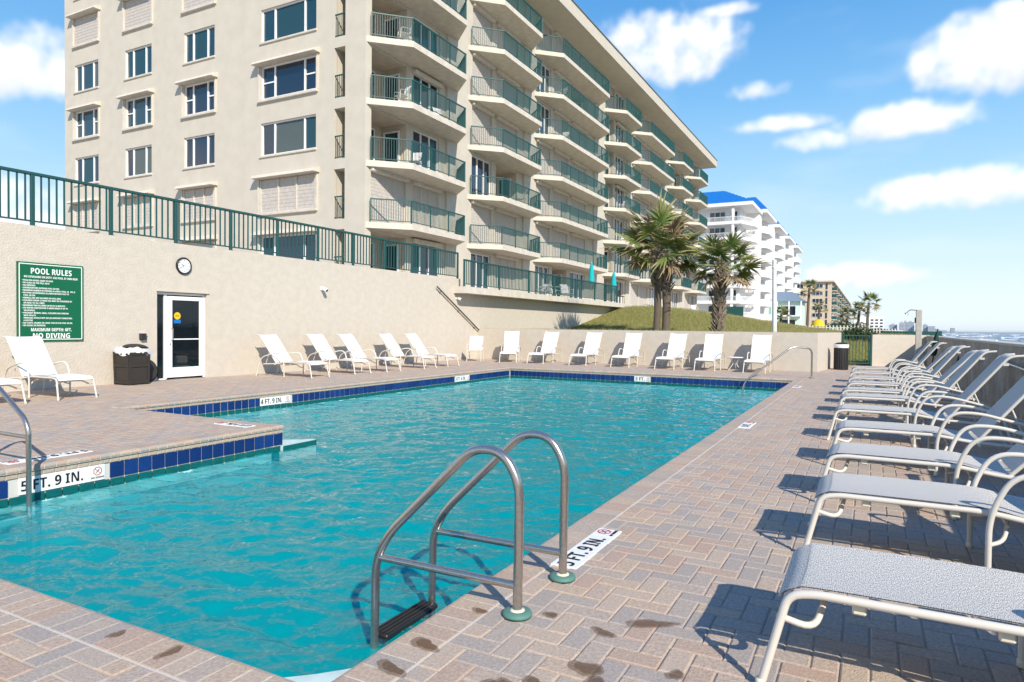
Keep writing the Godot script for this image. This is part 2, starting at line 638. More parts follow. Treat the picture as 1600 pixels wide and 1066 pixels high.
func depth_marker(parent: Node, text: String, ctr: Vector3, b: Basis, w: float, h: float, tiles: int) -> void:
	# white ceramic tiles in a row, black lettering, the no-diving symbol at the end
	var tw := w / tiles
	var root := Node3D.new()
	root.name = "depth_marker"
	parent.add_child(root, true)
	for k in tiles:
		var mb := MB.new()
		mb.bevel_box(ctr + b * Vector3(-w / 2 + tw * (k + 0.5), 0, 0), Vector3(tw - 0.002, h, 0.012), 0.0015, b)
		obj("marker_tile", mb, M.marker, root)
	var front := ctr + b * Vector3(0, 0, 0.0075)
	var size := h * 0.86
	var t := letters(text, size)
	var ws := t.get_aabb().size.x
	var room := w * (0.70 if tiles > 3 else 0.62)
	var o := obj("lettering", t, M.black_print, root)
	o.transform = Transform3D(b * Basis.from_scale(Vector3(minf(1.0, room / maxf(ws, 0.01)), 1, 1)), front + b * Vector3(-w * 0.125, 0, 0))
	no_diving(root, front + b * Vector3(w * 0.405, h * 0.12, 0), b, h * 0.27)
	text_at(root, "NO DIVING", h * 0.16, M.black_print, front + b * Vector3(w * 0.405, -h * 0.30, 0), b)


# ---------------------------------------------------------------- deck and pool
const XR := -1.73     # pool edge beside the loungers
const ZN := -1.80     # nearest pool edge
const XP := -6.67     # edge of the deck that juts into the pool
const ZP := -6.30     # its end
const XL := -10.15    # pool edge beside the retaining wall
const ZF := -19.0     # far pool edge
const CW := 0.215     # coping width
const WATER := -0.335

func paver_mesh(l: float, w: float) -> ArrayMesh:
	var mb := MB.new()
	var e := 0.006
	var a := l / 2
	var b := w / 2
	var y1 := -e * 0.7
	var lo := [Vector3(-a, -0.03, b), Vector3(a, -0.03, b), Vector3(a, -0.03, -b), Vector3(-a, -0.03, -b)]
	var mi := [Vector3(-a, y1, b), Vector3(a, y1, b), Vector3(a, y1, -b), Vector3(-a, y1, -b)]
	var hi := [Vector3(-a + e, 0, b - e), Vector3(a - e, 0, b - e), Vector3(a - e, 0, -b + e), Vector3(-a + e, 0, -b + e)]
	mb.quad(hi[0], hi[1], hi[2], hi[3])
	for k in 4:
		var j := (k + 1) % 4
		mb.quad(mi[k], mi[j], hi[j], hi[k])
		mb.quad(lo[k], lo[j], mi[j], mi[k])
	return mb.mesh()


func on_deck(p: Vector2) -> bool:
	if p.x < -14.08 or p.x > 1.79 or p.y > 1.6:
		return false
	if p.x > XR + CW:
		return p.y > -28.2
	if p.y > ZN + CW:
		return p.x > -14.08
	if p.x < XP - CW and p.y > ZP + CW:
		return true
	if p.x < XL - CW and p.y > -23.3:
		return true
	return p.y < ZF - CW and p.y > -23.4


func build_deck() -> void:
	var deck := setting("pool_deck")
	var base := MB.new()
	for r in [[-1.52, 1.8, -28.4, 2.0], [-14.1, -1.52, -1.59, 2.0], [-14.1, -6.88, -6.09, -1.59], [-14.1, -10.36, -24.0, -6.09], [-10.36, -1.52, -24.0, -19.21]]:
		base.bbox(Vector3(r[0], -0.30, r[2]), Vector3(r[1], -0.007, r[3]))
	obj("joint_bed", base, M.joint_sand, deck)
	var g := 0.1025
	var full := paver_mesh(0.2000, 0.0975)
	var half := paver_mesh(0.0975, 0.0975)
	var all := []
	var cam_b := Basis.from_euler(Vector3(deg_to_rad(-1.217), deg_to_rad(27.97), 0)).inverse()
	var x0 := XR + CW + 0.001
	var z0 := ZN + CW + 0.001
	for c in range(-124, 34):
		for r in range(-262, 32):
			var k := posmod(c - r, 4)
			var ctr := Vector2(x0 + (c + 0.5) * g, z0 + (r + 0.5) * g)
			if k == 1 or k == 3:
				# the second cell of a brick: drawn on its own only where its first cell is off the deck
				var first := ctr + (Vector2(-g, 0) if k == 1 else Vector2(0, g))
				if on_deck(ctr) and not on_deck(first):
					all.append([ctr, 2])
				continue
			if not on_deck(ctr):
				continue
			var second := ctr + (Vector2(g, 0) if k == 0 else Vector2(0, -g))
			if on_deck(second):
				all.append([(ctr + second) * 0.5, 0 if k == 0 else 1])
			else:
				all.append([ctr, 2])
	var near := []
	var rest := []
	for a in all:
		var p: Vector2 = a[0]
		var q := cam_b * Vector3(p.x, -1.3, p.y)
		var seen: bool = q.z < -0.5 and absf(q.x / q.z) < 0.775 and absf(q.y / q.z) < 0.52
		if seen:
			near.append([-q.z, a])
		else:
			rest.append(a)
	near.sort_custom(func(u, w): return u[0] < w[0])
	for k in range(300, near.size()):
		rest.append(near[k][1])
	for k in mini(300, near.size()):
		var a: Array = near[k][1]
		var o := obj("paver", half if a[1] == 2 else full, M["paver_%d" % rng.randi_range(0, 9)], deck)
		o.position = Vector3(a[0].x, rng.randf_range(-0.0015, 0.0015), a[0].y)
		o.rotation = Vector3(rng.randf_range(-0.006, 0.006), PI / 2 * (1 if a[1] == 1 else 0) + rng.randf_range(-0.008, 0.008), rng.randf_range(-0.006, 0.006))
	for pass_half in [false, true]:
		var mm := MultiMesh.new()
		mm.transform_format = MultiMesh.TRANSFORM_3D
		mm.use_colors = true
		mm.mesh = half if pass_half else full
		var list := rest.filter(func(a): return (a[1] == 2) == pass_half)
		mm.instance_count = list.size()
		for k in list.size():
			var a: Array = list[k]
			var b := Basis.from_euler(Vector3(rng.randf_range(-0.006, 0.006), PI / 2 * (1 if a[1] == 1 else 0) + rng.randf_range(-0.008, 0.008), rng.randf_range(-0.006, 0.006)))
			mm.set_instance_transform(k, Transform3D(b, Vector3(a[0].x, rng.randf_range(-0.0015, 0.0015), a[0].y)))
			var m: StandardMaterial3D = M["paver_%d" % rng.randi_range(0, 9)]
			mm.set_instance_color(k, m.albedo_color.srgb_to_linear())
		var o := MultiMeshInstance3D.new()
		o.name = "paving"
		o.multimesh = mm
		o.material_override = M.paver_all
		deck.add_child(o, true)
		o.set_meta("kind", "stuff")
	# damp patches by the ladder: thin irregular films of water
	for s in [[-1.16, -2.10, 0.10, 0.045, 0.9], [-1.06, -2.19, 0.06, 0.035, 0.2], [-0.93, -2.38, 0.085, 0.05, 0.7], [-0.86, -2.30, 0.055, 0.04, 2.0], [-0.83, -2.88, 0.14, 0.038, 2.5], [-0.98, -2.70, 0.07, 0.03, 0.4], [-1.58, -2.24, 0.085, 0.04, 0.15], [-1.58, -2.02, 0.09, 0.035, 0.3], [-1.55, -2.63, 0.045, 0.028, 0.5], [-0.80, -2.13, 0.09, 0.03, 0.3], [-0.62, -2.50, 0.05, 0.03, 1.1], [-1.25, -2.75, 0.05, 0.025, 0.8], [-2.42, -1.70, 0.07, 0.03, 1.4], [-2.75, -1.69, 0.05, 0.025, 1.2], [-0.55, -2.05, 0.07, 0.03, 2.2]]:
		var poly := PackedVector2Array()
		for k in 40:
			var a := TAU * k / 40
			var r := 1.0 + 0.2 * sin(a * 2 + s[4] * 5) + 0.13 * sin(a * 3 + s[4] * 9) + 0.06 * sin(a * 7 + s[4])
			poly.append(Vector2(s[0], s[1]) + Vector2(cos(a) * s[2] * 0.8, sin(a) * s[3] * 1.1).rotated(s[4]) * r)
		var mb := MB.new()
		var cc := Vector3(s[0], 0.003, s[1])
		for k in poly.size():
			var q := poly[(k + 1) % poly.size()]
			mb.tri3(cc, Vector3(q.x, 0.003, q.y), Vector3(poly[k].x, 0.003, poly[k].y))
		var inner := PackedVector2Array()
		for q in poly:
			inner.append(Vector2(s[0], s[1]) + (q - Vector2(s[0], s[1])) * 0.72 + Vector2(0.006, -0.004))
		var mi := MB.new()
		for k in inner.size():
			var q := inner[(k + 1) % inner.size()]
			mi.tri3(cc + Vector3(0, 0.001, 0), Vector3(q.x, 0.004, q.y), Vector3(inner[k].x, 0.004, inner[k].y))
		var dp := obj("damp_patch", mb, M.damp, deck)
		obj("wet_centre", mi, M.damp, dp)
	depth_marker(deck, "5 FT. 9 IN.", Vector3(-1.445, 0.0005, -3.72), Basis(Vector3(0, 0, -1), Vector3(-1, 0, 0), Vector3(0, 1, 0)), 0.76, 0.152, 5)
	depth_marker(deck, "5 FT.", Vector3(-1.445, 0.0005, -9.53), Basis(Vector3(0, 0, -1), Vector3(-1, 0, 0), Vector3(0, 1, 0)), 0.61, 0.152, 4)
	depth_marker(deck, "3 FT.", Vector3(-1.445, 0.0005, -16.6), Basis(Vector3(0, 0, -1), Vector3(-1, 0, 0), Vector3(0, 1, 0)), 0.61, 0.152, 4)
	depth_marker(deck, "5 FT. 9 IN.", Vector3(-6.96, 0.0005, -3.62), Basis(Vector3(0, 0, 1), Vector3(1, 0, 0), Vector3(0, 1, 0)), 0.76, 0.152, 5)
	depth_marker(deck, "4 FT. 9 IN.", Vector3(-7.2, 0.0005, -5.97), Basis(Vector3(-1, 0, 0), Vector3(0, 0, 1), Vector3(0, 1, 0)), 0.61, 0.152, 4)


func coping_mesh(w: float) -> ArrayMesh:
	# local x from 0 (over the water) to the deck; a bullnose front edge
	var prof := PackedVector2Array([Vector2(0.211, -0.06), Vector2(0.03, -0.06), Vector2(0.012, -0.054), Vector2(0.002, -0.04), Vector2(0.0, -0.028), Vector2(0.004, -0.014), Vector2(0.014, -0.004), Vector2(0.03, 0.0), Vector2(0.207, 0.0), Vector2(0.211, -0.004)])
	var mb := MB.new()
	for k in prof.size():
		var a := prof[k]
		var b := prof[(k + 1) % prof.size()]
		mb.quad(Vector3(b.x, b.y, w / 2), Vector3(b.x, b.y, -w / 2), Vector3(a.x, a.y, -w / 2), Vector3(a.x, a.y, w / 2))
	var c := Vector3(0.1, -0.03, 0)
	for k in prof.size():
		var a := prof[k]
		var b := prof[(k + 1) % prof.size()]
		mb.tri3(Vector3(c.x, c.y, w / 2), Vector3(b.x, b.y, w / 2), Vector3(a.x, a.y, w / 2))
		mb.tri3(Vector3(c.x, c.y, -w / 2), Vector3(a.x, a.y, -w / 2), Vector3(b.x, b.y, -w / 2))
	return mb.mesh()


func build_pool() -> void:
	var pool := setting("swimming_pool")
	# basin
	var b := MB.new()
	var ring := PackedVector2Array([Vector2(XR + 0.03, ZN + 0.03), Vector2(XP - 0.03, ZN + 0.03), Vector2(XP - 0.03, ZP + 0.03), Vector2(XL - 0.03, ZP + 0.03), Vector2(XL - 0.03, ZF - 0.03), Vector2(XR + 0.03, ZF - 0.03)])
	for k in ring.size():
		var p := ring[k]
		var q := ring[(k + 1) % ring.size()]
		var n := Vector2(q.y - p.y, -(q.x - p.x)).normalized() * 0.15   # outwards
		if Geometry2D.is_point_in_polygon((p + q) * 0.5 + n * 0.1, ring):
			n = -n
		var t := (q - p).normalized() * 0.0
		b.prism(PackedVector2Array([p - t, q + t, q + t + n, p - t + n]), -2.2, -0.335)
	# the floor: deep by the ladder, shallow at the far end
	var fl := [[2.0, -2.0], [-6.0, -2.0], [-12.0, -1.45], [-19.4, -0.95]]
	for k in 3:
		var za: float = fl[k][0]
		var zb: float = fl[k + 1][0]
		b.quad(Vector3(XL - 0.2, fl[k][1], za), Vector3(XR + 0.2, fl[k][1], za), Vector3(XR + 0.2, fl[k + 1][1], zb), Vector3(XL - 0.2, fl[k + 1][1], zb))
	obj("basin", b, M.plaster, pool)
	# the backing behind the tiles
	var gr := MB.new()
	for k in ring.size():
		var p := ring[k]
		var q := ring[(k + 1) % ring.size()]
		var n := Vector2(q.y - p.y, -(q.x - p.x)).normalized()
		if Geometry2D.is_point_in_polygon((p + q) * 0.5 + n * 0.1, ring):
			n = -n
		gr.prism(PackedVector2Array([p + n * 0.004, q + n * 0.004, q + n * 0.16, p + n * 0.16]), -0.335, -0.1)
	obj("tile_backing", gr, M.grout, pool)
	# sides: [start of the run, direction along it, direction towards the deck, length, gap start, gap end for a marker]
	var sides := [
		[Vector3(XR, 0, ZN), Vector3(0, 0, -1), Vector3(1, 0, 0), ZN - ZF, "right"],
		[Vector3(XP, 0, ZN), Vector3(1, 0, 0), Vector3(0, 0, 1), XR - XP + CW, "near"],
		[Vector3(XP, 0, ZN), Vector3(0, 0, -1), Vector3(-1, 0, 0), ZN - ZP, "jetty"],
		[Vector3(XL, 0, ZP), Vector3(1, 0, 0), Vector3(0, 0, 1), XP - XL - CW, "jetty_end"],
		[Vector3(XL, 0, ZP), Vector3(0, 0, -1), Vector3(-1, 0, 0), ZP - ZF, "left"],
		[Vector3(XL - CW, 0, ZF), Vector3(1, 0, 0), Vector3(0, 0, -1), XR - XL + 2 * CW, "far"],
	]
	var cm := coping_mesh(0.0925)
	var tile := MB.new()
	tile.bevel_box(Vector3.ZERO, Vector3(0.1405, 0.146, 0.012), 0.002)
	var tm := tile.mesh()
	var trim := MB.new()
	trim.bevel_box(Vector3.ZERO, Vector3(0.1405, 0.068, 0.022), 0.006)
	var rm := trim.mesh()
	var ledge := MB.new()
	ledge.bevel_box(Vector3(0.105, -0.082, 0), Vector3(0.17, 0.04, 0.0985), 0.006)
	var lm := ledge.mesh()
	var markers := {"jetty": [1.43, 2.20, "5 FT. 9 IN.", 5], "left": [2.71, 3.46, "4 FT. 9 IN.", 5], "left2": [9.50, 10.26, "3 FT. 6 IN.", 5], "far": [4.10, 4.56, "3 FT.", 3]}
	var bricks := []
	for s in sides:
		var along: Vector3 = s[1]
		var back: Vector3 = s[2]
		var cb := Basis(back, Vector3.UP, back.cross(Vector3.UP))
		var n := int(round(s[3] / 0.1025))
		for k in n:
			var p: Vector3 = s[0] + along * (s[3] * (k + 0.5) / n)
			bricks.append([p.distance_to(Vector3(0, 1.3, 0)) + (40.0 if s[4] == "jetty_end" else 0.0), Transform3D(cb, p)])
		if s[4] == "near" or s[4] == "jetty_end" or s[4] == "right":
			continue   # their tiled faces look away from the camera's side; built plain below
		var out := -back
		var tb := Basis(out.cross(Vector3.UP) * -1.0, Vector3.UP, out)
		var tl: float = s[3] - (2 * CW if s[4] == "far" else 0.0)
		var o: Vector3 = s[0] + (along * CW if s[4] == "far" else Vector3.ZERO) + out * 0.0
		var nt := int(round(tl / 0.1525))
		for k in nt:
			var u := tl * (k + 0.5) / nt
			var skip := false
			for mk in [s[4], s[4] + "2"]:
				if markers.has(mk) and u > markers[mk][0] - 0.02 and u < markers[mk][1] + 0.02:
					skip = true
			var p := o + along * u - out * 0.026
			if not skip:
				var t := obj("tile", tm, M.tile_blue if rng.randf() < 0.6 else M.tile_blue_dark, pool)
				t.transform = Transform3D(tb, p + Vector3(0, -0.179, 0))
			var r := obj("trim_tile", rm, M.tile_teal, pool)
			r.transform = Transform3D(tb, p + Vector3(0, -0.297, 0) + out * 0.006)
		for mk in [s[4], s[4] + "2"]:
			if markers.has(mk):
				var a: Array = markers[mk]
				var u: float = (a[0] + a[1]) * 0.5
				var p := o + along * u - out * 0.024 + Vector3(0, -0.179, 0)
				depth_marker(pool, a[2], p, tb, a[1] - a[0], 0.150, a[3])
	bricks.sort_custom(func(u, w): return u[0] < w[0])
	var mm := MultiMesh.new()
	mm.transform_format = MultiMesh.TRANSFORM_3D
	mm.use_colors = true
	mm.mesh = cm
	mm.instance_count = bricks.size() - 300
	var ml := MultiMesh.new()
	ml.transform_format = MultiMesh.TRANSFORM_3D
	ml.use_colors = true
	ml.mesh = lm
	ml.instance_count = bricks.size()
	for k in bricks.size():
		var tr: Transform3D = bricks[k][1]
		tr.origin.y += rng.randf_range(-0.001, 0.001)
		var m: StandardMaterial3D = M["paver_%d" % rng.randi_range(0, 9)]
		if k < 300:
			var o := obj("coping_brick", cm, m, pool)
			o.transform = tr
		else:
			mm.set_instance_transform(k - 300, tr)
			mm.set_instance_color(k - 300, m.albedo_color.srgb_to_linear())
		ml.set_instance_transform(k, tr)
		ml.set_instance_color(k, Color(0.55, 0.47, 0.38).lerp(m.albedo_color.srgb_to_linear(), 0.35))
	for e in [["coping", mm], ["coping_underlay", ml]]:
		var o := MultiMeshInstance3D.new()
		o.name = e[0]
		o.multimesh = e[1]
		o.material_override = M.paver_all
		pool.add_child(o, true)
		o.set_meta("kind", "stuff")
	# white mortar between the coping and the pavers, and under the coping
	var mo := MB.new()
	for s in sides:
		var along: Vector3 = s[1]
		var back: Vector3 = s[2]
		var a: Vector3 = s[0] + back * 0.03
		var e: Vector3 = s[0] + along * s[3] + back * (CW + 0.001)
		mo.bbox(Vector3(a.x, -0.105, a.z), Vector3(e.x, -0.0035, e.z))
		a = s[0] + back * 0.007
		e = s[0] + along * s[3] + back * 0.031
		mo.bbox(Vector3(a.x, -0.05, a.z), Vector3(e.x, -0.0115, e.z))
	obj("mortar", mo, M.grout, pool)
	# plain tiled strip on the sides that look away
	var away := MB.new()
	away.bbox(Vector3(XP, -0.26, ZN + 0.026), Vector3(XR, -0.1, ZN + 0.032))
	away.bbox(Vector3(XR + 0.026, -0.26, ZF), Vector3(XR + 0.032, -0.1, ZN))
	away.bbox(Vector3(XL, -0.26, ZP + 0.026), Vector3(XP - 0.03, -0.1, ZP + 0.032))
	obj("hidden_tile_band", away, M.tile_blue, pool)
	# pale fillets at the waterline in the corners
	var sh := MB.new()
	var poly := PackedVector2Array([Vector2(XR - 0.01, ZN - 0.01), Vector2(XR - 0.01, ZN - 1.41)])
	for k in 17:
		var a := PI / 2 * k / 16
		poly.append(Vector2(XR - 1.42, ZN - 1.42) + Vector2(cos(a), sin(a)) * 1.40)
	poly.append(Vector2(XR - 1.42, ZN - 0.01))
	sh.prism(poly, -0.5, -0.262)
	var tip := PackedVector2Array([Vector2(XP + 0.01, ZP + 0.05), Vector2(XP + 0.03, ZP - 0.54), Vector2(XP - 0.05, ZP - 0.56), Vector2(XP - 0.14, ZP - 0.44), Vector2(XP - 0.28, ZP - 0.33), Vector2(XP - 0.50, ZP - 0.22), Vector2(XP - 0.85, ZP - 0.14), Vector2(XP - 0.95, ZP + 0.05)])
	sh.prism(tip, -0.5, -0.264)
	obj("corner_shelf", sh, M.shelf, pool)
	for k in 4:
		var r := obj("trim_tile", rm, M.tile_teal, pool)
		r.transform = Transform3D(Basis(Vector3.UP, PI / 2), Vector3(XP + 0.032, -0.299, ZP - 0.03 - 0.148 * k))
	# steps under water in the far corner
	var st := MB.new()
	for k in 3:
		st.bbox(Vector3(XR - 1.6 - 0.3 * k, -0.80 - 0.1 * k, ZF), Vector3(XR + 0.02, -0.48 - 0.15 * k, ZF + 0.35 + 0.33 * k))
	obj("entry_step", st, M.shelf, pool)


func build_water() -> void:
	var f := FastNoiseLite.new()
	f.seed = 4
	f.noise_type = FastNoiseLite.TYPE_SIMPLEX_SMOOTH
	f.frequency = 1.0
	var along := Vector2(0.883, -0.469).rotated(0.12)
	var across := Vector2(-along.y, along.x)
	var mb := MB.new()
	var patches := [[XP - 0.028, XR + 0.028, ZP + 0.028, ZN + 0.028, 0.03], [XL - 0.028, XR + 0.028, ZF - 0.028, ZP + 0.028, 0.05]]
	for p in patches:
		var nx := int((p[1] - p[0]) / p[4])
		var nz := int((p[3] - p[2]) / p[4])
		var dx: float = (p[1] - p[0]) / nx
		var dz: float = (p[3] - p[2]) / nz
		var hs := PackedFloat32Array()
		hs.resize((nx + 3) * (nz + 3))
		for j in nz + 3:
			for i in nx + 3:
				var q := Vector2(p[0] + (i - 1) * dx, p[2] + (j - 1) * dz)
				var a := q.dot(along)
				var c := q.dot(across)
				var warp := f.get_noise_2d(a * 0.8 + 40.0, c * 0.8) * 0.5
				var big := f.get_noise_2d(a * 0.55, c * 1.0 + 9.0)
				var r := f.get_noise_2d(a * 1.15 + warp, c * 2.3 + warp)
				var s := f.get_noise_2d(a * 2.3 - 17.0 + warp, c * 4.3 - warp)
				var u := f.get_noise_2d(a * 5.0 + 5.0, c * 8.5 + warp)
				var v := f.get_noise_2d(a * 10.0 + 5.0, c * 17.0)
				hs[j * (nx + 3) + i] = big * 0.020 + (r - 0.35 * absf(r)) * 0.036 + (s - 0.4 * absf(s)) * 0.024 + u * 0.0105 + v * 0.0034
		var first := mb.v.size()
		for j in nz + 1:
			for i in nx + 1:
				var k := (j + 1) * (nx + 3) + i + 1
				var nn := Vector3((hs[k - 1] - hs[k + 1]) / (2 * dx), 1.0, (hs[k - nx - 3] - hs[k + nx + 3]) / (2 * dz)).normalized()
				mb.vert(Vector3(p[0] + i * dx, WATER + hs[k], p[2] + j * dz), nn)
		for j in nz:
			for i in nx:
				var a := first + j * (nx + 1) + i
				mb.tri(a, a + nx + 1, a + nx + 2)
				mb.tri(a, a + nx + 2, a + 1)
	var o := obj("water", mb, M.water)
	o.set_meta("kind", "structure")
	# the body of the water takes up light with depth: faintly tinted layers that end where the floor rises
	var ring := PackedVector2Array([Vector2(XR + 0.028, ZN + 0.028), Vector2(XP - 0.028, ZN + 0.028), Vector2(XP - 0.028, ZP + 0.028), Vector2(XL - 0.028, ZP + 0.028), Vector2(XL - 0.028, ZF - 0.028), Vector2(XR + 0.028, ZF - 0.028)])
	for y in [-0.46, -0.62, -0.80, -1.02, -1.28, -1.60]:
		var lay := MB.new()
		lay.prism(ring, y - 0.01, y)
		obj("water_depth", lay, M.water_depth, o)


# ---------------------------------------------------------------- walls round the deck
const XW := -14.1     # face of the retaining wall

func build_walls() -> void:
	var w := thing("retaining_wall", "tall beige stucco retaining wall beside the pool, with the glass door in it", "wall", Vector3.ZERO)
	var mb := MB.new()
	var door := [9.603, 10.888, 0.0, 2.01]
	mb.holed(Vector3(XW, 0, 0), Vector3(0, 0, -1), Vector3(1, 0, 0), -3.0, 22.25, -0.3, 3.13, [door], 0.16)
	mb.holed(Vector3(XW, 0, 0), Vector3(0, 0, -1), Vector3(1, 0, 0), 22.25, 95.0, -0.3, 2.56, [], 0.1)
	mb.bbox(Vector3(XW - 0.35, 3.0, -22.25), Vector3(XW - 0.001, 3.13, 3.0))
	mb.quad(Vector3(XW, 2.56, -22.25), Vector3(XW - 0.35, 2.56, -22.25), Vector3(XW - 0.35, 3.13, -22.25), Vector3(XW, 3.13, -22.25))
	obj("wall_face", mb, M.stucco_wall, w)
	# the little room behind the glass
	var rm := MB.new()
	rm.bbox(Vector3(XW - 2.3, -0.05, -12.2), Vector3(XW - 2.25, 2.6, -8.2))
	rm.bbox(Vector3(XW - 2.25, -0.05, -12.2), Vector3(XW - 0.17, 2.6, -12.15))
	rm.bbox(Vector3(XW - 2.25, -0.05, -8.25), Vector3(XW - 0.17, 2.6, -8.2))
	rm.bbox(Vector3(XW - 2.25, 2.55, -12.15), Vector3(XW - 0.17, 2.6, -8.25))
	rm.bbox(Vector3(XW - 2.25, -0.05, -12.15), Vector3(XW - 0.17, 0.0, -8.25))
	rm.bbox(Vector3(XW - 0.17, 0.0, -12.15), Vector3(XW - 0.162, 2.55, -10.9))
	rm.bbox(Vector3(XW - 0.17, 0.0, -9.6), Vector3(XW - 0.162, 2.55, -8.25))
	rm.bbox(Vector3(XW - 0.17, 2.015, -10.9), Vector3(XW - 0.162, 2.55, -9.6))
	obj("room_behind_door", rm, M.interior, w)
	var d := MB.new()
	d.bbox(Vector3(XW - 0.002, 2.012, -10.93), Vector3(XW + 0.035, 2.045, -9.58))
	obj("door_drip_edge", d, M.stucco_wall, w)
	# far wall, its return, and the piece with the gate
	var f := thing("low_stucco_wall", "low beige stucco wall across the far end of the pool, below the grass", "wall")
	mb = MB.new()
	mb.prism(PackedVector2Array([Vector2(XW + 0.002, -23.55), Vector2(-1.42, -22.75), Vector2(-0.93, -27.45), Vector2(-1.15, -27.6), Vector2(-1.62, -22.97), Vector2(XW + 0.002, -23.77)]), -0.3, 1.21)
	obj("wall_face", mb, M.stucco_wall, f)
	var g := thing("gate_wall", "short beige stucco wall between the green gate and the sea wall", "wall")
	mb = MB.new()
	mb.prism(PackedVector2Array([Vector2(0.08, -27.86), Vector2(1.9, -28.53), Vector2(1.9, -28.75), Vector2(0.08, -28.08)]), -0.3, 1.15)
	obj("wall_face", mb, M.stucco_wall, g)
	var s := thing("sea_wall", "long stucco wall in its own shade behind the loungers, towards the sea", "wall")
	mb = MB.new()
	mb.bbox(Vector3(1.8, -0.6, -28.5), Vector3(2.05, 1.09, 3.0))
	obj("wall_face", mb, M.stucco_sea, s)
	mb = MB.new()
	mb.bevel_box(Vector3(1.925, 1.112, -12.75), Vector3(0.29, 0.044, 31.4), 0.01)
	obj("wall_cap", mb, M.stucco_wall, s)
	# the terrace edge that overhangs the far part of the retaining wall
	var t := setting("terrace")
	mb = MB.new()
	mb.bbox(Vector3(-46, 2.7, -22.3), Vector3(XW - 0.36, 3.0, 4.0))
	mb.bbox(Vector3(-46, 2.4, -95), Vector3(XW - 0.002, 2.8, -22.31))
	obj("terrace_slab", mb, M.terrace_floor, t)
	mb = MB.new()
	mb.bbox(Vector3(XW - 0.003, 2.56, -95), Vector3(-13.55, 2.815, -21.75))
	obj("terrace_edge", mb, M.cream, t)


func build_door() -> void:
	var o := thing("glass_door", "white framed glass door with a narrow side pane, in the retaining wall", "door", Vector3(XW - 0.1, 0, -10.25))
	# local: z from +0.647 (side pane side, nearer the camera) to -0.638
	var fr := MB.new()
	for z in [0.62, 0.405, -0.615]:
		fr.bevel_box(Vector3(0, 1.0, z), Vector3(0.06, 2.0, 0.045), 0.004)
	fr.bevel_box(Vector3(0, 1.975, 0.0), Vector3(0.058, 0.05, 1.19), 0.004)
	fr.bevel_box(Vector3(0, 0.02, 0.51), Vector3(0.058, 0.04, 0.17), 0.004)
	fr.bevel_box(Vector3(0.0, 1.0, 0.365), Vector3(0.05, 1.95, 0.03), 0.004)
	obj("frame", fr, M.white_frame, o)
	var leaf := MB.new()
	leaf.bevel_box(Vector3(0.02, 0.985, 0.285), Vector3(0.045, 1.87, 0.11), 0.004)
	leaf.bevel_box(Vector3(0.02, 0.985, -0.53), Vector3(0.045, 1.87, 0.09), 0.004)
	leaf.bevel_box(Vector3(0.021, 1.875, -0.125), Vector3(0.045, 0.09, 0.71), 0.004)
	leaf.bevel_box(Vector3(0.021, 0.165, -0.125), Vector3(0.045, 0.23, 0.71), 0.004)
	leaf.bevel_box(Vector3(0.018, 0.93, -0.125), Vector3(0.03, 0.028, 0.71), 0.003)
	var lf := obj("door_leaf", leaf, M.white_frame, o)
	var h := MB.new()
	h.tube(bend([Vector3(0.04, 1.18, 0.265), Vector3(0.10, 1.18, 0.255), Vector3(0.10, 0.91, 0.255), Vector3(0.04, 0.91, 0.265)], 0.03), 0.011, 8)
	obj("handle", h, M.steel, lf)
	h = MB.new()
	h.lathe([Vector2(0.001, 0.0), Vector2(0.014, 0.0), Vector2(0.014, 0.012), Vector2(0.001, 0.012)], 10, Vector3(0.042, 0.82, 0.285), Basis(Vector3(0, 0, 1), -PI / 2))
	obj("lock", h, M.black_plastic, lf)
	for p in [[0.93, 1.83, -0.125, 0.71, "pane"], [0.28, 0.92, -0.125, 0.71, "pane"]]:
		var g := MB.new()
		g.bbox(Vector3(0.012, p[0], p[2] - p[3] / 2), Vector3(0.018, p[1], p[2] + p[3] / 2))
		obj("pane", g, M.pane, lf)
	var g := MB.new()
	g.bbox(Vector3(-0.005, 0.04, 0.427), Vector3(0.001, 1.95, 0.598))
	obj("side_pane", g, M.pane, o)
	var sill := MB.new()
	sill.bbox(Vector3(-0.06, 0.0, -0.6), Vector3(0.09, 0.016, 0.6))
	obj("threshold", sill, M.steel, o)
	var st := MB.new()
	st.lathe([Vector2(0.001, 0.0), Vector2(0.085, 0.0), Vector2(0.085, 0.002), Vector2(0.001, 0.002)], 24, Vector3(0.019, 1.47, 0.09), Basis(Vector3(0, 0, 1), -PI / 2))
	obj("round_sticker", st, M.yellow, lf)
	st = MB.new()
	st.bbox(Vector3(0.019, 1.30, 0.0), Vector3(0.0205, 1.38, 0.18))
	obj("blue_sticker", st, M.roof_blue, lf)
	text_at(lf, "POOL", 0.035, M.black_print, Vector3(0.0225, 1.47, 0.09), Basis(Vector3.UP, PI / 2))
	# what shows through the glass
	var cab := thing("folded_towel_stack", "pale grey stack on the floor inside, seen through the glass door", "towels", Vector3(XW - 1.0, 0, -10.75))
	mb_boxes("towel", cab, [[Vector3(0, 0.14, 0), Vector3(0.4, 0.28, 0.6)], [Vector3(0.02, 0.40, 0.02), Vector3(0.36, 0.2, 0.52)]], M.chair_grey, 0.04)


func mb_boxes(called: String, parent: Node, list: Array, m: Material, e := 0.0) -> void:
	for q in list:
		var mb := MB.new()
		if e > 0.0:
			mb.bevel_box(q[0], q[1], e)
		else:
			mb.box(q[0], q[1])
		obj(called, mb, m, parent)


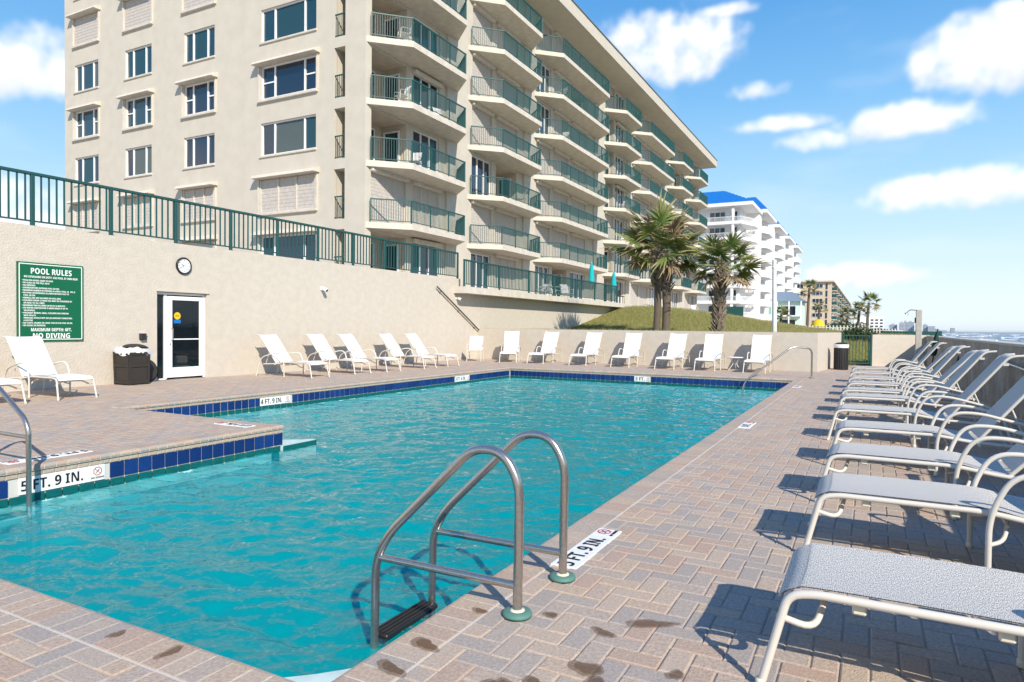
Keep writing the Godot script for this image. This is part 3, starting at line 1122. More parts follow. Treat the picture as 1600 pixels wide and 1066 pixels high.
func build_wall_items() -> void:
	# the rules board
	var zc := -7.385
	var s := thing("pool_rules_sign", "green rules board with white lettering, beside the glass door", "sign", Vector3(XW, 0, zc))
	var b := Basis(Vector3.UP, PI / 2)
	var mb := MB.new()
	mb.bevel_box(Vector3(0.02, 1.68, 0), Vector3(0.035, 1.50, 1.20), 0.004)
	obj("board", mb, M.sign_green, s)
	mb = MB.new()
	for q in [[0.715, 0.0, 0.012, 1.15], [-0.715, 0.0, 0.012, 1.15]]:
		mb.box(Vector3(0.0385, 1.68 + q[0], 0), Vector3(0.002, 0.016, 1.14))
	for z in [-0.565, 0.565]:
		mb.box(Vector3(0.0385, 1.68, z), Vector3(0.002, 1.414, 0.016))
	obj("white_border", mb, M.sign_white, s)
	var x := 0.0385
	text_at(s, "POOL RULES", 0.150, M.sign_white, Vector3(x, 2.265, 0), b, false, 0.86)
	text_at(s, "NO LIFEGUARD ON DUTY. USE POOL AT OWN RISK", 0.052, M.sign_white, Vector3(x, 2.155, 0), b, false, 0.79)
	var lines := ["• POOL/SPA HOURS: DAWN TO DUSK", "• NO GLASS ON THE POOL DECK", "• NO SMOKING", "• SHOWER BEFORE ENTERING POOL OR SPA", "• MAXIMUM NUMBER OF PERSONS ALLOWED: POOL: 24   SPA: 8", "• NO FOOD OR BEVERAGES ALLOWED WITHIN 4 FEET OF", "   POOL OR SPA", "• ANIMALS ARE NOT ALLOWED IN POOL AREA", "• CHILDREN UNDER 12 YEARS OLD MUST BE SUPERVISED BY", "   AN ADULT AT ALL TIMES", "• MAXIMUM TIME ALLOWED IN SPA IS 15 MINUTES", "• SPA WATER TEMPERATURE IS MAINTAINED AT UP TO", "   104 DEGREES", "• PREGNANT WOMEN, SMALL CHILDREN AND PERSONS", "   WITH HEALTH", "   PROBLEMS SHOULD NOT USE SPA WITHOUT CONSULTING", "   A DOCTOR", "• NO FLOATS, BOARDS OR LARGE TOYS IN THE POOL OR SPA", "• NO DIVING OR RUNNING"]
	for k in lines.size():
		text_at(s, lines[k], 0.040, M.sign_white, Vector3(x, 2.085 - 0.0475 * k, 0.52), b, true, 0.80)
	text_at(s, "MAXIMUM DEPTH: 6FT.", 0.085, M.sign_white, Vector3(x, 1.148, 0.0), b, false, 0.80)
	text_at(s, "NO DIVING", 0.135, M.sign_white, Vector3(x, 1.03, 0.0), b, false, 0.95)
	s.position.y = 0.0
	# the clock
	var c := thing("wall_clock", "round white wall clock with a black rim, above the glass door", "clock", Vector3(XW, 2.63, -10.255))
	var rx := Basis(Vector3(0, 0, 1), -PI / 2)
	mb = MB.new()
	mb.lathe([Vector2(0.001, 0.0), Vector2(0.195, 0.0), Vector2(0.20, 0.03), Vector2(0.185, 0.055), Vector2(0.165, 0.05), Vector2(0.16, 0.03), Vector2(0.001, 0.03)], 40, Vector3.ZERO, rx)
	obj("rim", mb, M.black_plastic, c)
	mb = MB.new()
	mb.lathe([Vector2(0.001, 0.0315), Vector2(0.162, 0.0315), Vector2(0.162, 0.034), Vector2(0.001, 0.034)], 40, Vector3.ZERO, rx)
	obj("dial", mb, M.marker, c)
	for k in 12:
		var a := TAU * (k + 1) / 12
		text_at(c, str(k + 1), 0.035, M.black_print, Vector3(0.0355, cos(a) * 0.128, -sin(a) * 0.128), b)
	for hd in [[0.085, 0.010, -1.15], [0.125, 0.007, -2.05]]:
		mb = MB.new()
		mb.box(Vector3(0.039, 0, 0) + Basis(Vector3(1, 0, 0), -hd[2]) * Vector3(0, hd[0] * 0.42, 0), Vector3(0.003, hd[0], hd[1]), Basis(Vector3(1, 0, 0), -hd[2]))
		obj("hand", mb, M.black_print, c)
	# fixture left of the door
	var l := thing("outdoor_socket", "small grey weatherproof box on the wall left of the glass door", "socket", Vector3(XW, 1.0, -9.24))
	mb = MB.new()
	mb.bevel_box(Vector3(0.045, 0, 0), Vector3(0.09, 0.14, 0.13), 0.012)
	obj("housing", mb, M.can_dark, l)
	mb = MB.new()
	mb.bevel_box(Vector3(0.05, 0.075, 0), Vector3(0.1, 0.012, 0.14), 0.003)
	obj("hood", mb, M.chair_grey, l)
	# cameras
	for q in [[2.33, -14.71, "white security camera on the retaining wall above the first of the five loungers"], [2.36, -21.95, "white security camera near the top end of the sloping brown rail"]]:
		var k := thing("security_camera", q[2], "security camera", Vector3(XW, q[0], q[1]), 0.0, "security cameras on the retaining wall")
		mb = MB.new()
		mb.bevel_box(Vector3(0.02, 0.02, 0), Vector3(0.04, 0.11, 0.10), 0.008)
		mb.tube([Vector3(0.03, 0.03, 0), Vector3(0.1, 0.0, 0)], 0.018, 8)
		obj("mount", mb, M.white_frame, k)
		mb = MB.new()
		mb.lathe([Vector2(0.001, 0.10), Vector2(0.05, 0.10), Vector2(0.06, 0.08), Vector2(0.06, -0.05), Vector2(0.001, -0.055)], 14, Vector3(0.13, 0.0, 0), Basis(Vector3(0, 0, 1), -2.0))
		obj("body", mb, M.white_frame, k)
		mb = MB.new()
		mb.lathe([Vector2(0.001, 0.103), Vector2(0.04, 0.102), Vector2(0.04, 0.09), Vector2(0.001, 0.09)], 14, Vector3(0.13, 0.0, 0), Basis(Vector3(0, 0, 1), -2.0))
		obj("lens", mb, M.lens, k)
	# sloping rail near the corner
	var r := thing("sloping_rail", "brown metal handrail sloping down the retaining wall to the far corner", "handrail", Vector3(XW, 0, 0))
	mb = MB.new()
	mb.tube([Vector3(0.09, 2.74, -20.5), Vector3(0.09, 1.16, -23.5)], 0.028, 8)
	obj("rail", mb, M.brown_metal, r)
	for t in [0.08, 0.5, 0.9]:
		mb = MB.new()
		var p := Vector3(0.09, 2.74, -20.5).lerp(Vector3(0.09, 1.16, -23.5), t)
		mb.tube(bend([p, p + Vector3(0, -0.06, 0), Vector3(0.0, p.y - 0.07, p.z)], 0.03), 0.012, 6)
		obj("bracket", mb, M.brown_metal, r)


func build_fence(called: String, label: String, x: float, z0: float, z1: float, y0: float, y1: float, posts: Array, step: float) -> void:
	var f := thing(called, label, "railing", Vector3(x, 0, 0))
	var top := MB.new()
	top.bevel_box(Vector3(0, y1 - 0.022, (z0 + z1) / 2), Vector3(0.075, 0.06, z0 - z1), 0.01)
	obj("top_rail", top, M.green_rail, f)
	var bot := MB.new()
	bot.bevel_box(Vector3(0, y0 + 0.10, (z0 + z1) / 2), Vector3(0.032, 0.03, z0 - z1), 0.004)
	obj("bottom_rail", bot, M.green_rail, f)
	var pm := MB.new()
	pm.bevel_box(Vector3(0, (y1 - y0) / 2 - 0.022, 0), Vector3(0.06, y1 - y0 - 0.044, 0.07), 0.005)
	pm.bevel_box(Vector3(0, 0.008, 0), Vector3(0.10, 0.016, 0.11), 0.004)
	var pmesh := pm.mesh()
	for z in posts:
		obj("post", pmesh, M.green_rail, f).position = Vector3(0, y0, z)
	var bm := MB.new()
	bm.box(Vector3(0, (y1 - y0 - 0.16) / 2 + 0.115, 0), Vector3(0.026, y1 - y0 - 0.16, 0.026))
	var bmesh := bm.mesh()
	var n := int((z0 - z1) / step)
	for k in n:
		var z := z0 - (k + 0.5) * (z0 - z1) / n
		var clear := true
		for q in posts:
			if absf(q - z) < 0.05:
				clear = false
		if clear:
			obj("baluster", bmesh, M.green_rail, f).position = Vector3(0, y0, z)


func build_fences() -> void:
	var p := []
	for k in range(-5, 10):
		p.append(-7.13 - 1.512 * k)
	p.append(-22.2)
	build_fence("terrace_railing", "dark green metal railing along the top of the retaining wall", XW - 0.12, 0.5, -22.23, 3.13, 4.155, p, 0.14)
	p = [-21.8]
	for k in range(1, 7):
		p.append(-21.8 - 2.75 * k)
	p.append(-39.2)
	build_fence("far_terrace_railing", "dark green railing on the overhanging terrace edge beyond the far pool corner", -13.66, -21.76, -39.25, 2.815, 3.84, p, 0.13)


# ---------------------------------------------------------------- loungers
func sling(prof: Array, w: float, sag: float) -> MB:
	# a fabric strip that follows prof (Vector2 along, up) between the two side rails, a few millimetres thick
	var mb := MB.new()
	var pts := []
	for k in prof.size() - 1:
		for i in 4:
			var t := i / 4.0
			var p0: Vector2 = prof[maxi(k - 1, 0)]
			var p1: Vector2 = prof[k]
			var p2: Vector2 = prof[k + 1]
			var p3: Vector2 = prof[mini(k + 2, prof.size() - 1)]
			pts.append(p1.cubic_interpolate(p2, p0, p3, t))
	pts.append(prof[prof.size() - 1])
	var nw := 8
	for side in [0, 1]:
		var first := mb.v.size()
		for k in pts.size():
			var d: Vector2 = (pts[mini(k + 1, pts.size() - 1)] - pts[maxi(k - 1, 0)]).normalized()
			var up := Vector2(-d.y, d.x)
			var edge := clampf(minf(k, pts.size() - 1 - k) / 5.0, 0.15, 1.0)
			for i in nw + 1:
				var u := float(i) / nw * 2.0 - 1.0
				var s := sag * (1.0 - u * u) * edge
				var q: Vector2 = pts[k] - up * (s + (0.0 if side == 0 else 0.005))
				var nn := Vector3(up.x, up.y, 0) + Vector3(0, 0, -up.y * 2.0 * sag * u / (w * 0.5) * edge)
				mb.vert(Vector3(q.x, q.y, u * w / 2), nn.normalized() * (1.0 if side == 0 else -1.0))
		for k in pts.size() - 1:
			for i in nw:
				var a := first + k * (nw + 1) + i
				if side == 0:
					mb.tri(a, a + 1, a + nw + 2)
					mb.tri(a, a + nw + 2, a + nw + 1)
				else:
					mb.tri(a, a + nw + 2, a + 1)
					mb.tri(a, a + nw + 1, a + nw + 2)
	return mb


func make_lounger(label: String, group: String, recline := 0.0, fabric := "sling") -> Node3D:
	# local x runs from the foot end (0) to the head; local z is the width
	var o := thing("sun_lounger", label, "sun lounger", Vector3.ZERO, 0.0, group)
	var fw := 0.292
	var hinge := Vector2(1.12, 0.335)
	var back := Vector2(0.53, 0.70).rotated(recline)
	var tip := hinge + back
	obj("leg_sling", sling([Vector2(-0.025, 0.325), Vector2(0.0, 0.352), Vector2(0.04, 0.372), Vector2(0.10, 0.382), Vector2(0.45, 0.385), Vector2(0.80, 0.380), Vector2(0.95, 0.352), Vector2(1.05, 0.335), Vector2(1.16, 0.345)], fw * 2 - 0.03, 0.012), M[fabric], o)
	var n := Vector2(-back.y, back.x).normalized()
	var dn := back.normalized()
	obj("back_sling", sling([hinge + dn * 0.02 + n * 0.012, hinge + back * 0.3 + n * 0.014, hinge + back * 0.7 + n * 0.014, hinge + back * 0.93 + n * 0.010, tip + n * 0.004 + Vector2(0.025, 0.012), tip + Vector2(0.075, 0.018), tip + Vector2(0.115, 0.012)], fw * 2 - 0.035, 0.02), M[fabric], o)
	for s in [-1.0, 1.0]:
		var z: float = fw * s
		var rail := MB.new()
		rail.tube(bend([Vector3(-0.075, 0.0, z * 1.06), Vector3(0.012, 0.345, z), Vector3(0.10, 0.364, z), Vector3(0.80, 0.362, z), Vector3(1.05, 0.322, z), Vector3(1.50, 0.30, z)], 0.09), 0.0155, 8)
		obj("side_rail", rail, M.frame_white, o)
		var br := MB.new()
		var bz := z * 0.945
		br.tube(bend([Vector3(hinge.x - 0.03, hinge.y - 0.03, bz), Vector3(tip.x, tip.y, bz), Vector3(tip.x + 0.125, tip.y + 0.012, bz)], 0.10), 0.0145, 8)
		br.box(Vector3(tip.x - back.x * 0.12 + 0.035, tip.y - back.y * 0.12, bz), Vector3(0.05, 0.026, 0.028))
		obj("back_rail", br, M.frame_white, o)
		var arm := MB.new()
		var az: float = z * 1.13
		arm.tube(bend([Vector3(0.80, 0.0, az), Vector3(0.80, 0.36, az), Vector3(0.90, 0.575, az), Vector3(1.10, 0.585, az), Vector3(1.58, 0.47, az), Vector3(1.72, 0.0, az * 1.03)], 0.17, 7), 0.0150, 8)
		obj("arm", arm, M.frame_white, o)
		var strut := MB.new()
		var m := hinge + back * 0.42
		strut.tube([Vector3(m.x + 0.01, m.y, bz * 0.93), Vector3(1.47, 0.33, bz * 0.93)], 0.009, 6)
		obj("back_strut", strut, M.frame_white, o)
	var cr := MB.new()
	cr.tube(bend([Vector3(-0.01, 0.262, -fw), Vector3(0.10, 0.23, -fw * 0.93), Vector3(0.125, 0.30, -fw * 0.6), Vector3(0.125, 0.30, fw * 0.6), Vector3(0.10, 0.23, fw * 0.93), Vector3(-0.01, 0.262, fw)], 0.06), 0.013, 6)
	obj("foot_brace", cr, M.frame_white, o)
	cr = MB.new()
	cr.tube(bend([Vector3(0.80, 0.20, -fw * 1.12), Vector3(0.87, 0.215, -fw * 0.95), Vector3(0.90, 0.29, -fw * 0.7), Vector3(0.90, 0.29, fw * 0.7), Vector3(0.87, 0.215, fw * 0.95), Vector3(0.80, 0.20, fw * 1.12)], 0.06), 0.012, 6)
	obj("seat_brace", cr, M.frame_white, o)
	for x in [1.12, 1.50]:
		cr = MB.new()
		cr.tube([Vector3(x, 0.302, -fw * 1.12), Vector3(x, 0.302, fw * 1.12)], 0.012, 6)
		obj("crossbar", cr, M.frame_white, o)
	for s in [-1.0, 1.0]:
		for x in [0.24, 0.66]:
			var b := MB.new()
			b.bevel_box(Vector3(x, 0.335, (fw - 0.03) * s), Vector3(0.045, 0.05, 0.03), 0.006)
			obj("rail_clip", b, M.cream_plastic, o)
		for q in [[-0.075, 1.06], [0.80, 1.13], [1.72, 1.164]]:
			var c := MB.new()
			c.lathe([Vector2(0.001, 0.0), Vector2(0.018, 0.0), Vector2(0.018, 0.028), Vector2(0.001, 0.028)], 8, Vector3(q[0], 0.001, fw * q[1] * s))
			obj("foot_cap", c, M.cream_plastic, o)
	return o


func build_loungers() -> void:
	# row along the sea wall: [foot x, z, turn, is its back lower]
	var row := [[-0.255, -2.89, 0.0], [-0.245, -4.52, 0.01], [-0.255, -5.87, -0.012], [-0.26, -7.42, 0.015], [-0.34, -9.06, -0.01], [-0.345, -10.76, 0.02], [-0.36, -11.97, 0.0], [-0.33, -13.5, 0.015], [-0.34, -15.1, -0.015], [-0.36, -16.95, 0.0], [-0.37, -19.0, 0.02]]
	var gr := "loungers in the row along the sea wall"
	var proto := make_lounger("nearest sling lounger in the sea wall row, its foot end filling the picture's corner", gr)
	var proto_low := make_lounger("", gr, -0.07)
	remove_child(proto_low)
	for k in row.size():
		var at := Vector3(row[k][0], 0.0, row[k][1])
		if k == 0:
			proto.position = at
		else:
			var which: String = ORD[k]
			var label := "%s sling lounger from the camera in the row along the sea wall" % which
			if k == row.size() - 1:
				label = "farthest sling lounger in the row along the sea wall, next to the shower post"
			dup(proto_low if k in [2, 6, 8] else proto, "sun_lounger", label, at, row[k][2])
	proto_low.free()
	# by the retaining wall, feet towards the pool
	var lay := make_lounger("white lounger standing in front of the pool rules sign", "loungers along the retaining wall", -0.03, "sling_white")
	lay.position = Vector3(-11.86, 0, -6.60)
	lay.rotation.y = PI - 0.02
	var wall_row := [[-11.84, -5.48, PI, "white lounger cut off by the picture's edge, beside the one before the rules sign"],
		[-11.93, -12.36, PI + 0.03, "first of the five white loungers right of the glass door, nearest the door"], [-11.95, -13.95, PI - 0.02, "second of the five white loungers right of the glass door"],
		[-11.88, -15.17, PI + 0.02, "middle one of the five white loungers right of the glass door"], [-11.9, -16.98, PI, "fourth of the five white loungers right of the glass door"], [-11.9, -18.28, PI - 0.03, "last of the five white loungers right of the glass door, nearest the far corner"]]
	for q in wall_row:
		dup(lay, "sun_lounger", q[3], Vector3(q[0], 0, q[1]), q[2])
	# by the far wall
	var fr := [[-11.55, 0.40, "first white lounger along the far wall, next to the chair in the corner"], [-10.4, 0.05, "second white lounger along the far wall, counted from the chair in the corner"], [-8.75, 0.0, "third white lounger along the far wall, counted from the chair in the corner"],
		[-7.22, 0.02, "fourth white lounger along the far wall, in front of the gap before the twin palm"], [-5.72, -0.03, "fifth white lounger along the far wall, below the single palm's trunk"], [-4.46, 0.02, "sixth white lounger along the far wall, just before the small side table"], [-3.0, 0.0, "last white lounger along the far wall, beyond the small side table"]]
	var far := make_lounger("x", "loungers along the far wall", 0.16, "sling_white")
	for k in fr.size():
		var wz: float = -23.55 + (fr[k][0] - XW) / 12.68 * 0.8
		var at := Vector3(fr[k][0], 0, wz + 1.93)
		var turn: float = PI / 2 + fr[k][1]
		if k == 0:
			far.position = at
			far.rotation.y = turn
			far.set_meta("label", fr[k][2])
		else:
			dup(far, "sun_lounger", fr[k][2], at, turn)
	# the chair in the corner
	var c := thing("patio_chair", "white sling armchair alone in the far corner, facing the pool", "chair", Vector3(-12.9, 0, -21.3), PI / 2 + 0.38)
	var sl := sling([Vector2(0.0, 0.40), Vector2(0.05, 0.415), Vector2(0.25, 0.40), Vector2(0.42, 0.39)], 0.48, 0.012)
	obj("seat_sling", sl, M.sling_white, c)
	obj("back_sling", sling([Vector2(0.44, 0.42), Vector2(0.50, 0.60), Vector2(0.56, 0.80), Vector2(0.61, 0.92)], 0.47, 0.02), M.sling_white, c)
	for s in [-1.0, 1.0]:
		var fm := MB.new()
		var z: float = 0.262 * s
		fm.tube(bend([Vector3(-0.02, 0.0, z), Vector3(0.02, 0.60, z), Vector3(0.12, 0.63, z), Vector3(0.46, 0.60, z), Vector3(0.60, 0.0, z)], 0.07), 0.014, 8)
		obj("arm", fm, M.frame_white, c)
		fm = MB.new()
		fm.tube(bend([Vector3(0.0, 0.405, z * 0.93), Vector3(0.43, 0.385, z * 0.93), Vector3(0.62, 0.93, z * 0.93)], 0.06), 0.013, 8)
		obj("seat_rail", fm, M.frame_white, c)
	var fx := MB.new()
	for q in [[0.0, 0.40], [0.01, 0.27], [0.43, 0.38], [0.62, 0.925]]:
		fx.tube([Vector3(q[0], q[1], -0.25), Vector3(q[0], q[1], 0.25)], 0.012, 6)
	obj("crossbar", fx, M.frame_white, c)
	# small table between the last two far loungers
	var t := thing("side_table", "small white side table between the last two loungers at the far wall", "side table", Vector3(-3.72, 0, -21.9))
	var mb := MB.new()
	mb.lathe([Vector2(0.001, 0.40), Vector2(0.235, 0.40), Vector2(0.25, 0.41), Vector2(0.235, 0.425), Vector2(0.001, 0.425)], 24, Vector3.ZERO)
	obj("table_top", mb, M.white_frame, t)
	for k in 3:
		var a := TAU * k / 3 + 0.5
		mb = MB.new()
		mb.tube(bend([Vector3(cos(a) * 0.21, 0.0, sin(a) * 0.21), Vector3(cos(a) * 0.05, 0.22, sin(a) * 0.05), Vector3(cos(a) * 0.16, 0.405, sin(a) * 0.16)], 0.06), 0.012, 6)
		obj("leg", mb, M.frame_white, t)


# ---------------------------------------------------------------- rails and bins by the pool
func escutcheon(parent: Node, at: Vector3) -> void:
	var mb := MB.new()
	mb.lathe([Vector2(0.034, 0.0), Vector2(0.066, 0.0), Vector2(0.068, 0.010), Vector2(0.062, 0.022), Vector2(0.044, 0.026), Vector2(0.034, 0.024)], 24, at)
	obj("escutcheon", mb, M.patina, parent)
	mb = MB.new()
	mb.lathe([Vector2(0.020, 0.0), Vector2(0.0345, 0.0), Vector2(0.0345, 0.027), Vector2(0.022, 0.031), Vector2(0.020, 0.028)], 20, at)
	obj("bushing", mb, M.cream_plastic, parent)


func build_ladders() -> void:
	var o := thing("pool_ladder", "steel pool ladder with two arched rails in the foreground, at the near pool corner", "pool ladder")
	for z in [-2.672, -3.178]:
		var mb := MB.new()
		mb.tube(bend([Vector3(-1.378, -0.02, z), Vector3(-1.372, 0.60, z), Vector3(-1.46, 0.735, z), Vector3(-1.62, 0.735, z), Vector3(-2.10, 0.265, z), Vector3(-2.185, 0.12, z), Vector3(-2.205, -1.2, z)], 0.15, 8), 0.0215, 12)
		var r := obj("rail", mb, M.steel, o)
		mb = MB.new()
		mb.tube([Vector3(-2.18, 0.132, z), Vector3(-1.382, 0.136, z)], 0.0185, 10)
		obj("crossbar", mb, M.steel, r)
		escutcheon(o, Vector3(-1.378, 0.002, z))
	for k in 3:
		var mb := MB.new()
		mb.bevel_box(Vector3(-2.185, -0.285 - 0.27 * k, -2.925), Vector3(0.11, 0.03, 0.46), 0.008)
		for i in 4:
			mb.box(Vector3(-2.185 - 0.04 + 0.027 * i, -0.268 - 0.27 * k, -2.925), Vector3(0.012, 0.006, 0.43))
		obj("tread", mb, M.black_plastic, o)
	var l := thing("pool_ladder", "steel pool ladder on the jutting deck, half cut off by the picture's edge", "pool ladder")
	for z in [-3.2, -2.69]:
		var mb := MB.new()
		mb.tube(bend([Vector3(-7.28, -0.02, z), Vector3(-7.28, 0.70, z), Vector3(-7.18, 0.82, z), Vector3(-7.02, 0.74, z), Vector3(-6.53, 0.46, z), Vector3(-6.46, 0.36, z), Vector3(-6.46, -1.2, z)], 0.14, 8), 0.0215, 12)
		var r := obj("rail", mb, M.steel, l)
		mb = MB.new()
		mb.tube([Vector3(-6.46, 0.293, z), Vector3(-7.28, 0.293, z)], 0.0185, 10)
		obj("crossbar", mb, M.steel, r)
		escutcheon(l, Vector3(-7.28, 0.002, z))
	for k in 3:
		var mb := MB.new()
		mb.bevel_box(Vector3(-6.47, -0.36 - 0.27 * k, -2.945), Vector3(0.10, 0.03, 0.46), 0.008)
		obj("tread", mb, M.black_plastic, l)
	var h := thing("stair_handrail", "single bent steel handrail at the far shallow corner of the pool", "handrail")
	var a := Vector3(-1.37, 0, -19.75)
	var d := Vector3(-0.86, 0, 0.51).normalized()
	var mb := MB.new()
	mb.tube(bend([a + Vector3(0, -0.02, 0), a + Vector3(0, 0.80, 0), a + d * 0.55 + Vector3(0, 0.84, 0), a + d * 1.83 + Vector3(0, -0.10, 0), a + d * 1.93 + Vector3(0, -0.7, 0)], 0.16, 7), 0.024, 10)
	obj("rail", mb, M.steel, h)
	escutcheon(h, a + Vector3(0, 0.002, 0))


func build_bins() -> void:
	var o := thing("trash_can", "dark brown panelled trash can with a white liner, left of the glass door", "trash can", Vector3(-13.76, 0, -8.80), 0.05)
	o.scale = Vector3(0.88, 0.97, 0.88)
	var mb := MB.new()
	mb.hexa([Vector3(-0.25, 0, 0.25), Vector3(0.25, 0, 0.25), Vector3(0.25, 0, -0.25), Vector3(-0.25, 0, -0.25), Vector3(-0.28, 0.72, 0.28), Vector3(0.28, 0.72, 0.28), Vector3(0.28, 0.72, -0.28), Vector3(-0.28, 0.72, -0.28)])
	obj("body", mb, M.can_brown, o)
	for k in 4:
		var b := Basis(Vector3.UP, PI / 2 * k)
		mb = MB.new()
		for u in [-0.24, 0.24]:
			mb.box(b * Vector3(u, 0.36, 0.268), Vector3(0.05, 0.70, 0.03), b * Basis(Vector3(1, 0, 0), 0.042))
		for v in [0.06, 0.42, 0.68]:
			mb.box(b * Vector3(0, v, 0.255 + v * 0.0417), Vector3(0.44, 0.06, 0.028), b * Basis(Vector3(1, 0, 0), 0.042))
		obj("side_panel", mb, M.can_brown, o)
	# liner: crumpled over the rim
	mb = MB.new()
	var n := 40
	var rows := [[0.66, 0.296], [0.71, 0.308], [0.76, 0.306], [0.79, 0.27], [0.80, 0.2], [0.81, 0.12], [0.815, 0.02]]
	for r in rows.size():
		for k in n:
			var a := TAU * k / n
			var sq := 1.0 / maxf(absf(cos(a)), absf(sin(a)))
			var w := 1.0 + 0.05 * sin(a * 7 + r) + 0.04 * sin(a * 13.0 - r * 2.0)
			var rr: float = rows[r][1] * lerpf(1.0, sq, 0.82) * (1.0 + (w - 1.0) * 0.5)
			mb.vert(Vector3(cos(a) * rr, rows[r][0] + 0.022 * sin(a * 3 + 1.0) * (1.0 if r > 0 else 1.6) + (0.012 * sin(a * 9) if r >= 2 else 0.0), sin(a) * rr), Vector3(cos(a), 0.5 + 0.1 * r, sin(a)).normalized())
	for r in rows.size() - 1:
		for k in n:
			var a := r * n + k
			var b := r * n + (k + 1) % n
			mb.tri(a, a + n, b + n)
			mb.tri(a, b + n, b)
	obj("liner", mb, M.bag_white, o)
	mb = MB.new()
	mb.lathe([Vector2(0.001, 0.80), Vector2(0.10, 0.795), Vector2(0.20, 0.775), Vector2(0.27, 0.74), Vector2(0.28, 0.71), Vector2(0.001, 0.71)], 28, Vector3(0.02, 0.085, -0.03), Basis(Vector3(1, 0, 0), -0.07))
	obj("lid", mb, M.can_brown, o)
	var l := thing("bin_lid", "round dark lid leaning on the wall behind the panelled trash can", "lid", Vector3(-13.98, 0, -9.28))
	mb = MB.new()
	mb.lathe([Vector2(0.001, 0.05), Vector2(0.12, 0.045), Vector2(0.22, 0.02), Vector2(0.26, 0.0), Vector2(0.001, 0.0)], 26, Vector3(0.0, 0.262, 0), Basis(Vector3(0, 0, 1), -1.32))
	obj("disc", mb, M.can_brown, l)
	var f := thing("trash_can", "grey slatted trash can with a white liner, beside the green gate", "trash can", Vector3(-1.02, 0, -24.9))
	f.position = Vector3(-0.83, 0, -24.6)
	mb = MB.new()
	mb.lathe([Vector2(0.001, 0.0), Vector2(0.20, 0.0), Vector2(0.215, 0.80), Vector2(0.001, 0.80)], 20, Vector3.ZERO)
	obj("body", mb, M.can_dark, f)
	for k in 20:
		mb = MB.new()
		var a := TAU * k / 20
		mb.box(Vector3(cos(a) * 0.213, 0.40, sin(a) * 0.213), Vector3(0.012, 0.78, 0.045), Basis(Vector3.UP, -a))
		obj("slat", mb, M.can_dark, f)
	mb = MB.new()
	mb.lathe([Vector2(0.223, 0.72), Vector2(0.235, 0.80), Vector2(0.225, 0.835), Vector2(0.16, 0.835)], 20, Vector3.ZERO)
	obj("liner", mb, M.bag_white, f)
	mb = MB.new()
	mb.lathe([Vector2(0.001, 0.90), Vector2(0.12, 0.888), Vector2(0.20, 0.85), Vector2(0.21, 0.838), Vector2(0.001, 0.838)], 20, Vector3.ZERO)
	obj("lid", mb, M.can_dark, f)


func build_gate() -> void:
	var dir := Vector3(1.0, 0, -0.371).normalized()
	var b := Basis(dir, Vector3.UP, dir.cross(Vector3.UP))
	var o := thing("garden_gate", "dark green metal gate with upright bars, in the gap before the gate wall", "gate", Vector3(-0.93, 0, -27.5))
	o.basis = b
	var w := 1.03
	for x in [0.0, w]:
		var mb := MB.new()
		mb.bevel_box(Vector3(x, 0.60, 0), Vector3(0.065, 1.2, 0.065), 0.005)
		obj("post", mb, M.green_rail, o)
	var fr := MB.new()
	for x in [0.075, w - 0.075]:
		fr.bevel_box(Vector3(x, 0.60, 0), Vector3(0.045, 1.06, 0.04), 0.004)
	fr.bevel_box(Vector3(w / 2, 1.105, 0), Vector3(w - 0.195, 0.045, 0.039), 0.004)
	fr.bevel_box(Vector3(w / 2, 0.09, 0), Vector3(w - 0.195, 0.045, 0.039), 0.004)
	obj("frame", fr, M.green_rail, o)
	for k in 7:
		var mb := MB.new()
		mb.box(Vector3(0.075 + (k + 1) * (w - 0.15) / 8, 0.60, 0), Vector3(0.018, 0.97, 0.018))
		obj("bar", mb, M.green_rail, o)
	var la := MB.new()
	la.bevel_box(Vector3(w - 0.09, 0.95, 0.035), Vector3(0.05, 0.12, 0.05), 0.006)
	obj("latch", la, M.black_plastic, o)


